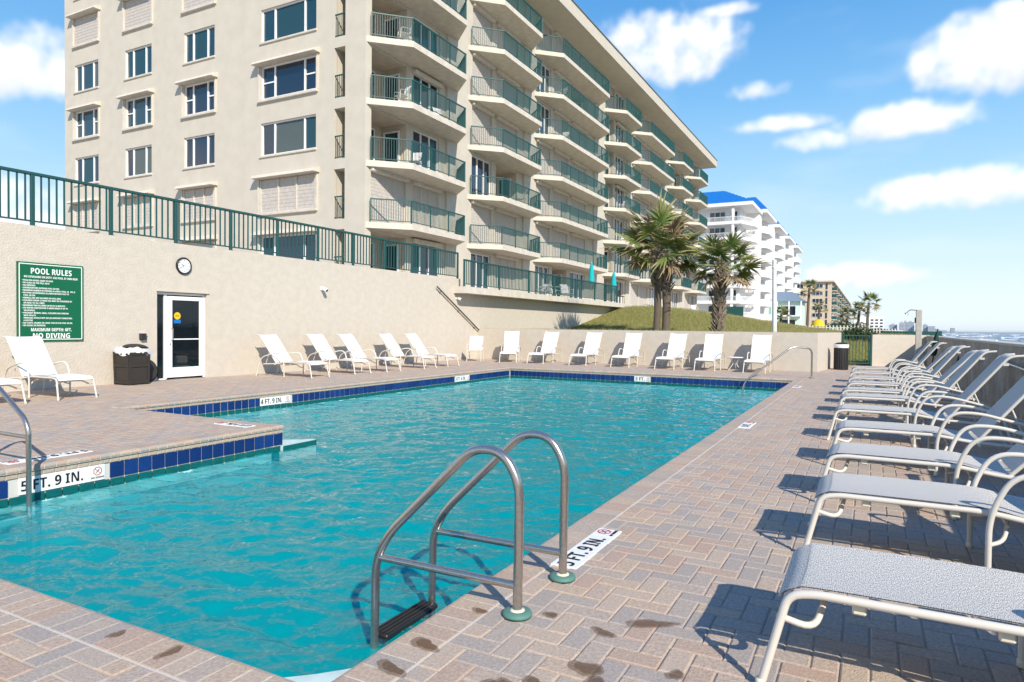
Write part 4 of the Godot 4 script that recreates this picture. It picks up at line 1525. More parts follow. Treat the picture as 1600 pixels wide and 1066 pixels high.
func build_shower() -> void:
	var o := thing("outdoor_shower", "pale square shower post with a bent shower head, beyond the loungers", "shower", Vector3(1.36, 0, -25.0))
	var mb := MB.new()
	mb.bevel_box(Vector3(0, 0.985, 0), Vector3(0.17, 1.97, 0.17), 0.012)
	obj("post", mb, M.concrete, o)
	mb = MB.new()
	mb.tube(bend([Vector3(-0.06, 1.95, 0.09), Vector3(-0.26, 1.97, 0.09), Vector3(-0.34, 1.87, 0.09)], 0.09), 0.014, 8)
	obj("pipe", mb, M.steel, o)
	mb = MB.new()
	mb.lathe([Vector2(0.06, 0.0), Vector2(0.06, 0.02), Vector2(0.02, 0.06), Vector2(0.001, 0.06)], 14, Vector3(-0.355, 1.82, 0.09), Basis(Vector3(0, 0, 1), -0.5))
	obj("shower_head", mb, M.steel, o)
	mb = MB.new()
	mb.tube([Vector3(-0.10, 1.55, 0.02), Vector3(-0.10, 1.72, 0.02)], 0.02, 8)
	obj("valve", mb, M.black_plastic, o)
	var u := thing("folded_umbrella", "dark green folded parasol leaning in the corner behind the shower post", "parasol", Vector3(1.52, 0, -22.4))
	mb = MB.new()
	mb.tube([Vector3(0, 0.0, 0), Vector3(0.16, 1.35, -0.05)], 0.016, 8)
	obj("pole", mb, M.black_plastic, u)
	mb = MB.new()
	var rows := [[0.6, 0.05], [0.7, 0.06], [0.95, 0.055], [1.15, 0.04], [1.30, 0.012]]
	for r in rows.size():
		for k in 16:
			var a := TAU * k / 16
			var rr: float = rows[r][1] * (1.0 + 0.3 * cos(a * 4))
			mb.vert(Vector3(0.118 * rows[r][0] + cos(a) * rr, rows[r][0], -0.037 * rows[r][0] + sin(a) * rr), Vector3(cos(a), 0.15, sin(a)).normalized())
	for r in rows.size() - 1:
		for k in 16:
			var a := r * 16 + k
			var q := r * 16 + (k + 1) % 16
			mb.tri(a, a + 16, q + 16)
			mb.tri(a, q + 16, q)
	obj("canopy", mb, M.dark_green, u)
	var bag := thing("black_bag", "small black bag hanging on the shaded sea wall behind the loungers", "bag", Vector3(1.80, 0.50, -18.2))
	mb = MB.new()
	mb.bevel_box(Vector3(-0.06, 0.02, 0), Vector3(0.10, 0.20, 0.36), 0.04)
	obj("pouch", mb, M.black_plastic, bag)
	mb = MB.new()
	mb.tube(bend([Vector3(-0.04, 0.1, 0.12), Vector3(-0.02, 0.27, 0.0), Vector3(-0.04, 0.1, -0.12)], 0.05), 0.01, 6)
	obj("strap", mb, M.black_plastic, bag)
	var pole := thing("net_pole", "long grey pool net pole leaning along the sea wall behind the loungers", "pole", Vector3(1.70, 0, -10.0))
	mb = MB.new()
	mb.tube([Vector3(0.04, 0.86, -2.4), Vector3(0.03, 0.74, 2.8)], 0.017, 8)
	obj("shaft", mb, M.steel, pole)
	for z in [-1.8, 1.2]:
		mb = MB.new()
		mb.tube(bend([Vector3(0.10, 0.80 - z * 0.02, z), Vector3(0.035, 0.765 - z * 0.02, z), Vector3(0.0, 0.84 - z * 0.02, z)], 0.03), 0.008, 6)
		obj("hook", mb, M.brown_metal, pole)


# ---------------------------------------------------------------- the apartment block
const FH := 2.75
const BX := -20.0     # its long face, towards the sea
const BZ := -23.53    # its short face, towards the pool

func floor_y(k: int) -> float:
	return 5.93 + FH * (k - 1)


func window_unit(parent: Node, o: Vector3, U: Vector3, N: Vector3, w: float, h: float, cuts: Array, glass: Material, rail := -1.0) -> Node:
	# o is the lower corner of the opening, set back a little; cuts are mullion positions as shares of the width
	var b := Basis(U, Vector3.UP, N)
	var fr := MB.new()
	var e := 0.065
	for x in [e / 2, w - e / 2]:
		fr.box(o + b * Vector3(x, h / 2, 0), Vector3(e, h, 0.09), b)
	for y in [e / 2, h - e / 2]:
		fr.box(o + b * Vector3(w / 2, y, 0.001), Vector3(w - 2 * e, e, 0.085), b)
	var xs := [e]
	for c in cuts:
		fr.box(o + b * Vector3(w * c, h / 2, 0.003), Vector3(0.09, h - 2 * e, 0.08), b)
		xs.append(w * c - 0.045)
		xs.append(w * c + 0.045)
	xs.append(w - e)
	if rail > 0.0:
		for k in [0, xs.size() - 2]:
			fr.box(o + b * Vector3((xs[k] + xs[k + 1]) / 2, h * rail, 0.002), Vector3(xs[k + 1] - xs[k], 0.06, 0.07), b)
	var f := obj("window", fr, M.white_frame, parent)
	for k in range(0, xs.size(), 2):
		var g := MB.new()
		var tilt := Basis(Vector3.UP, rng.randf_range(-0.012, 0.012)) * Basis(Vector3(1, 0, 0), rng.randf_range(-0.012, 0.012))
		g.box(o + b * Vector3((xs[k] + xs[k + 1]) / 2, h / 2, -0.02), Vector3(xs[k + 1] - xs[k], h - 2 * e, 0.012), b * tilt)
		var roll := rng.randf()
		obj("pane", g, M.glass_curtain if roll < 0.10 else (M.glass_mid if roll < 0.35 else glass), f)
	return f


func shutter_unit(parent: Node, o: Vector3, U: Vector3, N: Vector3, w: float, h: float, panels: int, boxed := true) -> void:
	var b := Basis(U, Vector3.UP, N)
	var mb := MB.new()
	var n := int(h / 0.16)
	for k in n:
		# each course of slats leans out a little at its foot
		mb.box(o + b * Vector3(w / 2, h * (k + 0.5) / n, 0.0), Vector3(w, h / n, 0.02), b * Basis(Vector3(1, 0, 0), -0.05))
	var s := obj("roll_shutter", mb, M.shutter, parent)
	if panels > 1:
		for k in panels + 1:
			var p := MB.new()
			p.box(o + b * Vector3(w * k / panels, h / 2, 0.03), Vector3(0.06, h, 0.07), b)
			obj("shutter_post", p, M.cream, s)
	if boxed:
		var p := MB.new()
		p.bevel_box(o + b * Vector3(w / 2, h + 0.11, 0.16), Vector3(w + 0.16, 0.24, 0.26), 0.04, b)
		obj("shutter_box", p, M.cream, s)


func rail_run(pts: Array, y: float, parent: Node) -> void:
	# a metal railing along a polyline: rails and posts in one mesh, balusters in another
	var r := MB.new()
	var bl := MB.new()
	for k in pts.size() - 1:
		var a: Vector3 = pts[k] + Vector3(0, y, 0)
		var e: Vector3 = pts[k + 1] + Vector3(0, y, 0)
		var d := (e - a).normalized()
		var l := a.distance_to(e)
		var b := Basis(d, Vector3.UP, d.cross(Vector3.UP))
		r.box((a + e) / 2 + Vector3(0, 1.045, 0), Vector3(l + 0.03, 0.05, 0.06), b)
		r.box((a + e) / 2 + Vector3(0, 0.10, 0), Vector3(l, 0.035, 0.035), b)
		var np := maxi(1, int(round(l / 1.5)))
		for i in np + 1:
			if i == np and k < pts.size() - 2:
				continue
			r.box(a.lerp(e, float(i) / np) + Vector3(0, 0.51, 0), Vector3(0.045, 1.02, 0.045), b)
		var n := int(l / 0.105)
		for i in n:
			bl.box(a.lerp(e, (i + 0.5) / n) + Vector3(0, 0.57, 0), Vector3(0.021, 0.92, 0.021), b)
	var o := obj("railing", r, M.green_rail_lit, parent)
	# a third level would be too deep under a balcony, so the bars sit beside the rail
	obj("balusters", bl, M.green_rail_lit, parent)
	o.set_meta("label", "dark green balcony railing")


func build_apartments() -> void:
	var B := thing("apartment_building", "large beige stucco apartment block with stacked balconies and dark green railings, above the pool", "apartment building")
	# [z0, z1, openings as offsets along -z, states per floor 0..6: S shuttered, P panelled shutter, G glass, R open recess]
	var bays := [
		[-23.6, -29.6, [[0.35, 2.95], [3.5, 5.75]], ["RG", "SP", "RG", "RG", "RG", "RG", "RG"]],
		[-32.15, -38.55, [[0.45, 2.7], [3.2, 5.9]], ["GP", "SS", "GR", "SS", "SS", "SS", "SS"]],
		[-40.4, -50.9, [[0.45, 2.7], [3.2, 5.8], [6.4, 9.4]], ["GRG", "SSS", "SSS", "SSS", "GSS", "GSR", "SSS"]],
		[-53.7, -59.4, [[0.45, 2.5], [3.0, 5.4]], ["RG", "RG", "SG", "RG", "RG", "RG", "SG"]],
		[-61.0, -71.0, [[0.45, 2.7], [3.2, 5.8], [6.4, 9.4]], ["SSG", "RGS", "SSS", "SSS", "SSS", "SSS", "GSS"]],
		[-73.4, -79.5, [[0.45, 2.7], [3.2, 5.8]], ["RG", "GS", "GR", "SG", "GS", "GR", "GS"]],
		[-81.8, -87.5, [[0.45, 2.7], [3.2, 5.4]], ["SG", "GS", "SG", "GG", "SS", "GR", "SG"]],
	]
	var holes := []
	var U := Vector3(0, 0, -1)
	var N := Vector3(1, 0, 0)
	for bay in bays:
		for f in 7:
			var y := floor_y(f) if f > 0 else 3.18
			for k in bay[2].size():
				var q: Array = bay[2][k]
				var u0: float = -bay[0] + q[0]
				var u1: float = -bay[0] + q[1]
				var st: String = bay[3][f][k]
				var hd := 2.30 if st != "R" else 2.38
				holes.append([u0, u1, y + 0.02, y + hd])
				var o := Vector3(BX, y + 0.02, -u0)
				if st == "S":
					shutter_unit(B, o + Vector3(-0.10, 0, 0), U, N, u1 - u0, hd - 0.02, 1)
				elif st == "P":
					shutter_unit(B, o + Vector3(-0.10, 0, 0), U, N, u1 - u0, hd - 0.02, 3)
				elif st == "G":
					window_unit(B, o + Vector3(-0.14, 0, 0), U, N, u1 - u0, hd - 0.02, [0.34, 0.67], M.glass_navy)
					if f == 3 or rng.randf() < 0.3:
						var p := MB.new()
						p.bevel_box(o + Vector3(0.08, hd - 0.02, -(u1 - u0) / 2), Vector3(0.26, 0.24, u1 - u0 + 0.16), 0.04)
						obj("shutter_box", p, M.cream, B)
				else:
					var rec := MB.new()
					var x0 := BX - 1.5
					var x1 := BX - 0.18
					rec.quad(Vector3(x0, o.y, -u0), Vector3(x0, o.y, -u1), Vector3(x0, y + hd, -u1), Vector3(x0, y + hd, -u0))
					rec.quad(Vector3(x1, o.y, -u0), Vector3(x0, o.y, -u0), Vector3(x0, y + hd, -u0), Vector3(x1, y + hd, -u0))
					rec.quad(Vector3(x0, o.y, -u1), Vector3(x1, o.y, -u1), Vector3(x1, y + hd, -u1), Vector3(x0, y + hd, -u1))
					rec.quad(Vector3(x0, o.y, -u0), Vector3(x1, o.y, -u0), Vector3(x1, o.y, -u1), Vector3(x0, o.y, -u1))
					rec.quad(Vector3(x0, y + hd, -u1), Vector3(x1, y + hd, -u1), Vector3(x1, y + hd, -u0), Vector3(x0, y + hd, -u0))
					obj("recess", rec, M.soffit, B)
					window_unit(B, Vector3(x0 + 0.06, o.y + 0.01, -u0 - 0.25), U, N, 1.7, 2.1, [0.5], M.glass_navy)
					window_unit(B, Vector3(x1 - 0.2, o.y + 0.01, -u1 + 0.06), Vector3(-1, 0, 0), Vector3(0, 0, 1), 0.95, 2.05, [], M.glass_dark)
	var wall := MB.new()
	wall.holed(Vector3(BX, 0, 0), U, N, -BZ, 88.5, 2.3, 22.05, holes, 0.19)
	# front face
	var cols := [[-42.27, -39.89], [-37.37, -35.0], [-32.3, -29.9], [-26.55, -22.93]]
	var fh := []
	for f in 7:
		var y := floor_y(f) if f > 0 else 3.18
		for c in cols:
			fh.append([c[0], c[1], y + 0.84, y + 2.42])
		fh.append([-21.82, -21.17, y + 0.2, y + 2.48])
	wall.holed(Vector3(0, 0, BZ), Vector3(1, 0, 0), Vector3(0, 0, 1), -43.3, BX, 2.3, 24.6, fh, 0.20)
	wall.quad(Vector3(-43.3, 2.3, -88.5), Vector3(-43.3, 2.3, BZ), Vector3(-43.3, 24.6, BZ), Vector3(-43.3, 24.6, -88.5))
	wall.quad(Vector3(BX, 2.3, -88.5), Vector3(-43.3, 2.3, -88.5), Vector3(-43.3, 22.05, -88.5), Vector3(BX, 22.05, -88.5))
	wall.bbox(Vector3(-43.3, 22.9, BZ - 0.4), Vector3(BX, 24.6, BZ - 0.21))
	obj("wall", wall, M.stucco_block, B)
	# shallow piers between the bays
	for q in [[-29.95, -32.0], [-38.9, -40.3], [-51.4, -53.5], [-59.7, -60.9], [-71.3, -73.2], [-79.8, -81.7], [-87.8, -88.5]]:
		var p := MB.new()
		p.bbox(Vector3(BX + 0.002, 2.8, q[1]), Vector3(BX + 0.10, 22.0, q[0]))
		obj("pier", p, M.stucco_block, B)
	# front windows
	var X := Vector3(1, 0, 0)
	var Z := Vector3(0, 0, 1)
	for f in 7:
		var y := floor_y(f) if f > 0 else 3.18
		for k in 4:
			var c: Array = cols[k]
			var w: float = c[1] - c[0]
			var o := Vector3(c[0], y + 0.84, BZ - 0.13)
			var hood := f == 3 or f == 1 or f == 5
			var closed := (f == 1 or f == 5) or (f == 0 and k < 3)
			var cuts := [0.24, 0.78] if k == 3 else [0.27, 0.74]
			if closed:
				shutter_unit(B, o + Vector3(0.02, 0, 0.10), X, Z, w - 0.04, 1.56, 3 if f == 1 else 1, false)
			else:
				var mt: Material = M.glass_dark if f >= 4 or (f == 3 and k < 2) else M.glass_navy
				window_unit(B, o, X, Z, w, 1.58, cuts, mt, 0.5 if f == 3 else -1.0)
			var sill := MB.new()
			if hood or f == 0:
				sill.bevel_box(Vector3((c[0] + c[1]) / 2, y + 0.73, BZ + 0.05), Vector3(w + 0.3, 0.14, 0.16), 0.02)
				for x in [c[0] - 0.1, c[1] + 0.1]:
					sill.box(Vector3(x, y + 1.61, BZ + 0.03), Vector3(0.1, 1.62, 0.08))
			else:
				sill.bevel_box(Vector3((c[0] + c[1]) / 2, y + 0.785, BZ + 0.02), Vector3(w + 0.12, 0.10, 0.10), 0.015)
			obj("sill", sill, M.cream, B)
			if hood or f == 0:
				var h := MB.new()
				var xa: float = c[0] - 0.25
				var xb: float = c[1] + 0.25
				h.hexa([Vector3(xa, y + 2.44, BZ + 0.42), Vector3(xb, y + 2.44, BZ + 0.42), Vector3(xb, y + 2.44, BZ + 0.003), Vector3(xa, y + 2.44, BZ + 0.003),
					Vector3(xa, y + 2.60, BZ + 0.30), Vector3(xb, y + 2.60, BZ + 0.30), Vector3(xb, y + 2.70, BZ + 0.003), Vector3(xa, y + 2.70, BZ + 0.003)])
				obj("hood", h, M.cream, B)
		# the narrow slot at the corner with its own short railing
		var sl := MB.new()
		var xa := -21.82
		var xb := -21.17
		var zb := BZ - 1.3
		var za := BZ - 0.19
		var y0 := y + 0.2
		var y1 := y + 2.48
		sl.quad(Vector3(xa, y0, zb), Vector3(xb, y0, zb), Vector3(xb, y1, zb), Vector3(xa, y1, zb))
		sl.quad(Vector3(xa, y0, za), Vector3(xa, y0, zb), Vector3(xa, y1, zb), Vector3(xa, y1, za))
		sl.quad(Vector3(xb, y0, zb), Vector3(xb, y0, za), Vector3(xb, y1, za), Vector3(xb, y1, zb))
		sl.quad(Vector3(xa, y0, za), Vector3(xb, y0, za), Vector3(xb, y0, zb), Vector3(xa, y0, zb))
		sl.quad(Vector3(xa, y1, zb), Vector3(xb, y1, zb), Vector3(xb, y1, za), Vector3(xa, y1, za))
		var so := obj("slot", sl, M.stucco_block, B)
		var rl := MB.new()
		rl.box(Vector3((xa + xb) / 2, y0 + 1.04, BZ - 0.06), Vector3(xb - xa, 0.05, 0.05))
		rl.box(Vector3((xa + xb) / 2, y0 + 0.08, BZ - 0.06), Vector3(xb - xa, 0.04, 0.04))
		for k in 6:
			rl.box(Vector3(xa + 0.05 + k * (xb - xa - 0.1) / 5, y0 + 0.56, BZ - 0.06), Vector3(0.018, 0.92, 0.018))
		obj("slot_railing", rl, M.green_rail, so)
	# balconies
	for bay in bays:
		for f in range(1, 7):
			var y := floor_y(f)
			var z0: float = bay[0]
			var z1: float = bay[1]
			var mb := MB.new()
			mb.prism(PackedVector2Array([Vector2(BX + 0.002, z0), Vector2(-18.5, z0 - 1.45), Vector2(-18.5, z1), Vector2(BX + 0.002, z1 - 1.45)]), y - 0.27, y)
			var s := obj("balcony", mb, M.cream, B)
			rail_run([Vector3(BX + 0.12, 0, z0 - 0.18), Vector3(-18.57, 0, z0 - 1.48), Vector3(-18.57, 0, z1 - 0.02), Vector3(BX + 0.12, 0, z1 - 1.30)], y, s)
	# roof with its deep fascia
	var rf := MB.new()
	rf.bbox(Vector3(-43.3, 22.06, -89.4), Vector3(-17.85, 22.92, BZ - 0.42))
	var ro := obj("roof", rf, M.stucco_block, B)
	rf = MB.new()
	rf.bbox(Vector3(-43.4, 22.921, -89.5), Vector3(-17.78, 22.99, BZ - 0.42))
	obj("roof_edge", rf, M.grey_roof, ro)


# ---------------------------------------------------------------- buildings further along the shore
func build_far() -> void:
	var W := thing("white_building", "white balconied hotel with bright blue metal roofs behind the beige block", "hotel")
	var zf := -121.0
	var mb := MB.new()
	mb.bbox(Vector3(-45, 2.0, -215), Vector3(-20.4, 22.6, zf - 1.8))
	obj("wall", mb, M.white_far, W)
	for k in 8:
		var y := 22.4 - 2.75 * (k + 1)
		if y < 2.5:
			continue
		var s := MB.new()
		s.prism(PackedVector2Array([Vector2(-34, zf - 1.8), Vector2(-34, zf + 0.2), Vector2(-19.9, zf + 0.2), Vector2(-18.2, zf - 4.5), Vector2(-18.2, zf - 8.5), Vector2(-20.4, zf - 8.5)]), y - 0.22, y)
		var so := obj("front_balcony", s, M.white_far, W)
		var p := MB.new()
		for q in [[Vector2(-34, zf + 0.12), Vector2(-19.95, zf + 0.12)], [Vector2(-19.95, zf + 0.12), Vector2(-18.28, zf - 4.5)], [Vector2(-18.28, zf - 4.5), Vector2(-18.28, zf - 8.5)]]:
			var a := Vector3(q[0].x, y, q[0].y)
			var e := Vector3(q[1].x, y, q[1].y)
			var d := (e - a).normalized()
			var b := Basis(d, Vector3.UP, d.cross(Vector3.UP))
			p.box((a + e) / 2 + Vector3(0, 1.05, 0), Vector3(a.distance_to(e), 0.07, 0.08), b)
			p.box((a + e) / 2 + Vector3(0, 0.16, 0), Vector3(a.distance_to(e), 0.32, 0.06), b)
			var n := int(a.distance_to(e) / 0.2)
			for i in n:
				p.box(a.lerp(e, (i + 0.5) / n) + Vector3(0, 0.62, 0), Vector3(0.05, 0.9, 0.04), b)
		obj("parapet", p, M.white_far, so)
		window_unit(W, Vector3(-25.6, y + 0.05, zf - 1.74), Vector3(1, 0, 0), Vector3(0, 0, 1), 2.7, 2.2, [0.34, 0.67], M.glass_navy)
		window_unit(W, Vector3(-22.0, y + 0.05, zf - 1.74), Vector3(1, 0, 0), Vector3(0, 0, 1), 1.2, 2.2, [], M.glass_navy)
		window_unit(W, Vector3(-31.6, y + 0.05, zf - 1.74), Vector3(1, 0, 0), Vector3(0, 0, 1), 2.4, 2.2, [0.5], M.glass_navy)
	for x in [-21.3, -27.6]:
		mb = MB.new()
		mb.bbox(Vector3(x - 0.22, 2.5, zf - 0.3), Vector3(x + 0.22, 22.4, zf + 0.1))
		obj("column", mb, M.white_far, W)
	# bays that step along the side: each floor is a sawtooth balcony
	var bays := [[-133.5, -19.0], [-153.5, -19.2], [-173.5, -19.4], [-193.5, -19.6]]
	for q in bays:
		var z: float = q[0]
		mb = MB.new()
		mb.bbox(Vector3(-20.5, 2.0, z + 0.02), Vector3(-18.3, 22.9, z + 3.4))
		obj("fin_wall", mb, M.white_far, W)
		mb = MB.new()
		mb.bbox(Vector3(-20.5, 2.0, z - 18.5), Vector3(-19.0, 22.9, z - 9.0))
		obj("bay_wall", mb, M.white_far, W)
		for k in 8:
			var y := 22.4 - 2.75 * (k + 1)
			if y < 2.0:
				continue
			var s := MB.new()
			s.prism(PackedVector2Array([Vector2(-20.4, z), Vector2(-17.9, z - 1.0), Vector2(-17.3, z - 3.0), Vector2(-17.3, z - 9.0), Vector2(-19.0, z - 12.0), Vector2(-20.4, z - 12.0)]), y - 0.25, y)
			var so := obj("side_balcony", s, M.white_far, W)
			var p := MB.new()
			for e in [[Vector2(-20.4, z), Vector2(-17.9, z - 1.0)], [Vector2(-17.9, z - 1.0), Vector2(-17.3, z - 3.0)], [Vector2(-17.3, z - 3.0), Vector2(-17.3, z - 9.0)], [Vector2(-17.3, z - 9.0), Vector2(-19.0, z - 12.0)]]:
				var a := Vector3(e[0].x, y, e[0].y)
				var c := Vector3(e[1].x, y, e[1].y)
				var d := (c - a).normalized()
				var b := Basis(d, Vector3.UP, d.cross(Vector3.UP))
				p.box((a + c) / 2 + Vector3(0, 0.52, 0), Vector3(a.distance_to(c), 1.04, 0.1), b)
			obj("parapet", p, M.white_far, so)
			window_unit(W, Vector3(-20.36, y + 0.05, z - 1.2), Vector3(0, 0, -1), Vector3(1, 0, 0), 2.6, 2.2, [0.5], M.glass_navy)
	# eaves and hipped roofs
	var roofs := [[-46.0, -18.0, zf + 0.5, zf - 12.0, 22.5, 26.4], [-25.0, -17.2, -132.0, -147.0, 22.9, 27.2], [-25.0, -17.2, -152.0, -167.0, 22.9, 27.2], [-25.0, -17.2, -172.0, -187.0, 22.9, 27.2], [-25.0, -17.2, -192.0, -207.0, 22.9, 27.2]]
	for r in roofs:
		mb = MB.new()
		mb.bbox(Vector3(r[0], r[4], r[3]), Vector3(r[1], r[4] + 0.6, r[2]))
		var ev := obj("eave", mb, M.white_far, W)
		mb = MB.new()
		var y0: float = r[4] + 0.61
		var zc: float = (r[2] + r[3]) / 2
		var A := Vector3(r[0], y0, r[2])
		var Bq := Vector3(r[1], y0, r[2])
		var C := Vector3(r[1], y0, r[3])
		var D := Vector3(r[0], y0, r[3])
		var P := Vector3(r[1] - (6.0 if r[5] < 27.0 else 3.2), r[5], zc)
		var Q := Vector3(r[0] + (6.0 if r[5] < 27.0 else 3.2), r[5], zc)
		mb.quad(A, Bq, P, Q)
		mb.tri3(Bq, C, P)
		mb.quad(C, D, Q, P)
		mb.tri3(D, A, Q)
		# standing seams
		for k in 16:
			var t := (k + 0.5) / 16.0
			var a := A.lerp(Bq, t)
			var top := Q.lerp(P, clampf((a.x - Q.x) / (P.x - Q.x), 0.0, 1.0))
			if a.x > P.x:
				top = P.lerp(Bq, (a.x - P.x) / (Bq.x - P.x))
			top.x = a.x
			mb.tube([a + Vector3(0, 0.03, 0), top + Vector3(0, 0.03, 0)], 0.05, 4)
			var c := Bq.lerp(C, t)
			var tp := P.lerp(Bq if t < 0.5 else C, absf(t - 0.5) * 2.0)
			mb.tube([c + Vector3(0, 0.03, 0), Vector3(tp.x, tp.y + 0.03, c.z)], 0.05, 4)
		obj("blue_roof", mb, M.roof_blue, ev)
	# beige hotel
	var H := thing("beige_hotel", "distant beige hotel with dark green balconies, beyond the white one", "hotel")
	mb = MB.new()
	mb.bbox(Vector3(-40, 0.5, -330), Vector3(-12.5, 18.4, -265))
	mb.bbox(Vector3(-40, 0.5, -410), Vector3(-12.9, 18.2, -331))
	mb.bbox(Vector3(-40, 0.5, -520), Vector3(-13.3, 18.0, -411))
	obj("wall", mb, M.beige_far, H)
	for k in 6:
		var y := 2.6 + 2.6 * k
		for x in [-31.0, -25.0, -18.6]:
			window_unit(H, Vector3(x, y + 0.7, -264.9), Vector3(1, 0, 0), Vector3(0, 0, 1), 3.4, 1.4, [0.33, 0.66], M.glass_navy)
		mb = MB.new()
		mb.bbox(Vector3(-14.3, y + 0.2, -264.99), Vector3(-13.7, y + 2.3, -264.9))
		obj("slot_window", mb, M.glass_navy, H)
		for z in [-268.0, -287.0, -306.0, -334.0, -356.0, -380.0, -415.0, -445.0, -475.0]:
			mb = MB.new()
			mb.bbox(Vector3(-12.49, y + 0.1, z - 13.0), Vector3(-12.40, y + 2.2, z - 1.0))
			var op := obj("balcony_opening", mb, M.glass_navy, H)
			mb = MB.new()
			mb.prism(PackedVector2Array([Vector2(-12.6, z - 1.9), Vector2(-10.9, z - 1.9), Vector2(-10.9, z - 13), Vector2(-12.6, z - 13)]), y - 0.25, y)
			obj("balcony_slab", mb, M.cream, op)
			mb = MB.new()
			mb.bbox(Vector3(-10.96, y + 0.05, z - 13), Vector3(-10.9, y + 1.1, z - 3))
			mb.bbox(Vector3(-12.4, y + 0.05, z - 2.0), Vector3(-10.97, y + 1.1, z - 1.9))
			obj("balcony_rail", mb, M.green_rail, op)
	var hr := MB.new()
	hr.bbox(Vector3(-41, 18.41, -521), Vector3(-11.6, 18.9, -264))
	obj("roof", hr, M.beige_far, H)
	# small house between the hotels
	var T2 := thing("mint_house", "small mint green house with a grey roof between the white and beige hotels", "house", Vector3(-15.2, 0.9, -150))
	mb = MB.new()
	mb.bbox(Vector3(-9, 0, -9), Vector3(2.6, 6.2, 0))
	obj("wall", mb, M.teal_far, T2)
	mb = MB.new()
	mb.hexa([Vector3(-9.6, 6.2, 0.8), Vector3(3.4, 6.2, 0.8), Vector3(3.4, 6.2, -9.6), Vector3(-9.6, 6.2, -9.6), Vector3(-7, 8.4, -3.5), Vector3(0.5, 8.4, -3.5), Vector3(0.5, 8.4, -5.5), Vector3(-7, 8.4, -5.5)])
	obj("roof", mb, M.grey_roof, T2)
	for y in [0.5, 3.3]:
		window_unit(T2, Vector3(-1.2, y, 0.06), Vector3(1, 0, 0), Vector3(0, 0, 1), 2.8, 2.0, [0.5], M.glass_navy)
		mb = MB.new()
		mb.bbox(Vector3(-2.0, y - 0.2, 0.05), Vector3(2.8, y, 1.4))
		obj("porch_slab", mb, M.white_far, T2)
	mb = MB.new()
	for x in [-1.9, 0.4, 2.7]:
		mb.bbox(Vector3(x - 0.12, 0, 1.15), Vector3(x + 0.12, 6.2, 1.38))
	obj("porch_post", mb, M.white_far, T2)
	# plain white hotel on the beach
	var P2 := thing("distant_hotel", "small plain white hotel block on the horizon right of the far palms", "hotel", Vector3(2.7, 0, -690))
	mb = MB.new()
	mb.bbox(Vector3(-16, -3, -30), Vector3(8, 13.9, 0))
	obj("wall", mb, M.white_far, P2)
	for k in 4:
		for x in [-2.5, 1.2, 4.9]:
			mb = MB.new()
			mb.bbox(Vector3(x, 1.5 + 2.8 * k, 0.02), Vector3(x + 2.2, 2.9 + 2.8 * k, 0.1))
			obj("window", mb, M.glass_navy, P2)
	# the city on the horizon: [x, width, height, how it looks]
	var city := [[90, 31, 31, "wide pale block, leftmost tower on the horizon"], [123, 19, 40, "pale slab tower, second from left on the horizon"], [137, 9, 46, "slim tall tower close against the second one on the horizon"], [157, 25, 43, "broad tall tower on the horizon, just left of the shower post"], [186, 20, 34, "pale tower hidden in part by the shower post"],
		[212, 15, 31, "pale stepped tower on the horizon right of the shower post"], [233, 26, 25, "wide low block on the horizon right of the shower post"], [256, 14, 15, "low block near the right end of the skyline"], [314, 14, 18, "lone block standing apart at the right of the skyline"], [276, 26, 8, "lowest roof line on the horizon"]]
	for c in city:
		var t := thing("city_tower", c[3], "tower", Vector3(c[0], -3.0, -3480.0 + rng.randf_range(-60, 60)), 0.0, "towers of the far city")
		mb = MB.new()
		mb.bbox(Vector3(-c[1] * 0.5, 0, -20), Vector3(c[1] * 0.5, c[2], 20))
		if c[2] > 30:
			mb.bbox(Vector3(-c[1] * 0.25, c[2], -10), Vector3(c[1] * 0.2, c[2] + 5, 10))
		obj("wall", mb, M.city, t)
		for k in int(c[2] / 6.0):
			mb = MB.new()
			mb.bbox(Vector3(-c[1] * 0.42, 3.0 + 6.0 * k, 20.02), Vector3(c[1] * 0.42, 5.5 + 6.0 * k, 20.2))
			obj("window_band", mb, M.grey_roof, t)


# ---------------------------------------------------------------- land, sea, plants
func lawn_y(x: float, z: float) -> float:
	var sx := smoothstep(0.0, 1.0, clampf((-0.6 - x) / 11.5, 0.0, 1.0))
	sx = lerpf(sx, clampf((-0.6 - x) / 11.5, 0.0, 1.0), 0.6)
	var sz := clampf((-z - 31.2) / 9.4, 0.0, 1.0)
	sz = sz * lerpf(1.0, smoothstep(0.0, 1.0, sz), 0.4)
	var base := 1.05
	if x > -1.35:
		base = lerpf(1.05, lerpf(-0.08, 1.0, smoothstep(27.7, 33.5, -z)), smoothstep(-1.35, -0.95, x))
	if z < -46.0:
		base -= 0.25 * smoothstep(46.0, 70.0, -z)
	return base + 1.55 * sx * sz + 0.03 * sin(x * 1.7 + z * 0.6) * sin(z * 1.1 - x * 0.4)


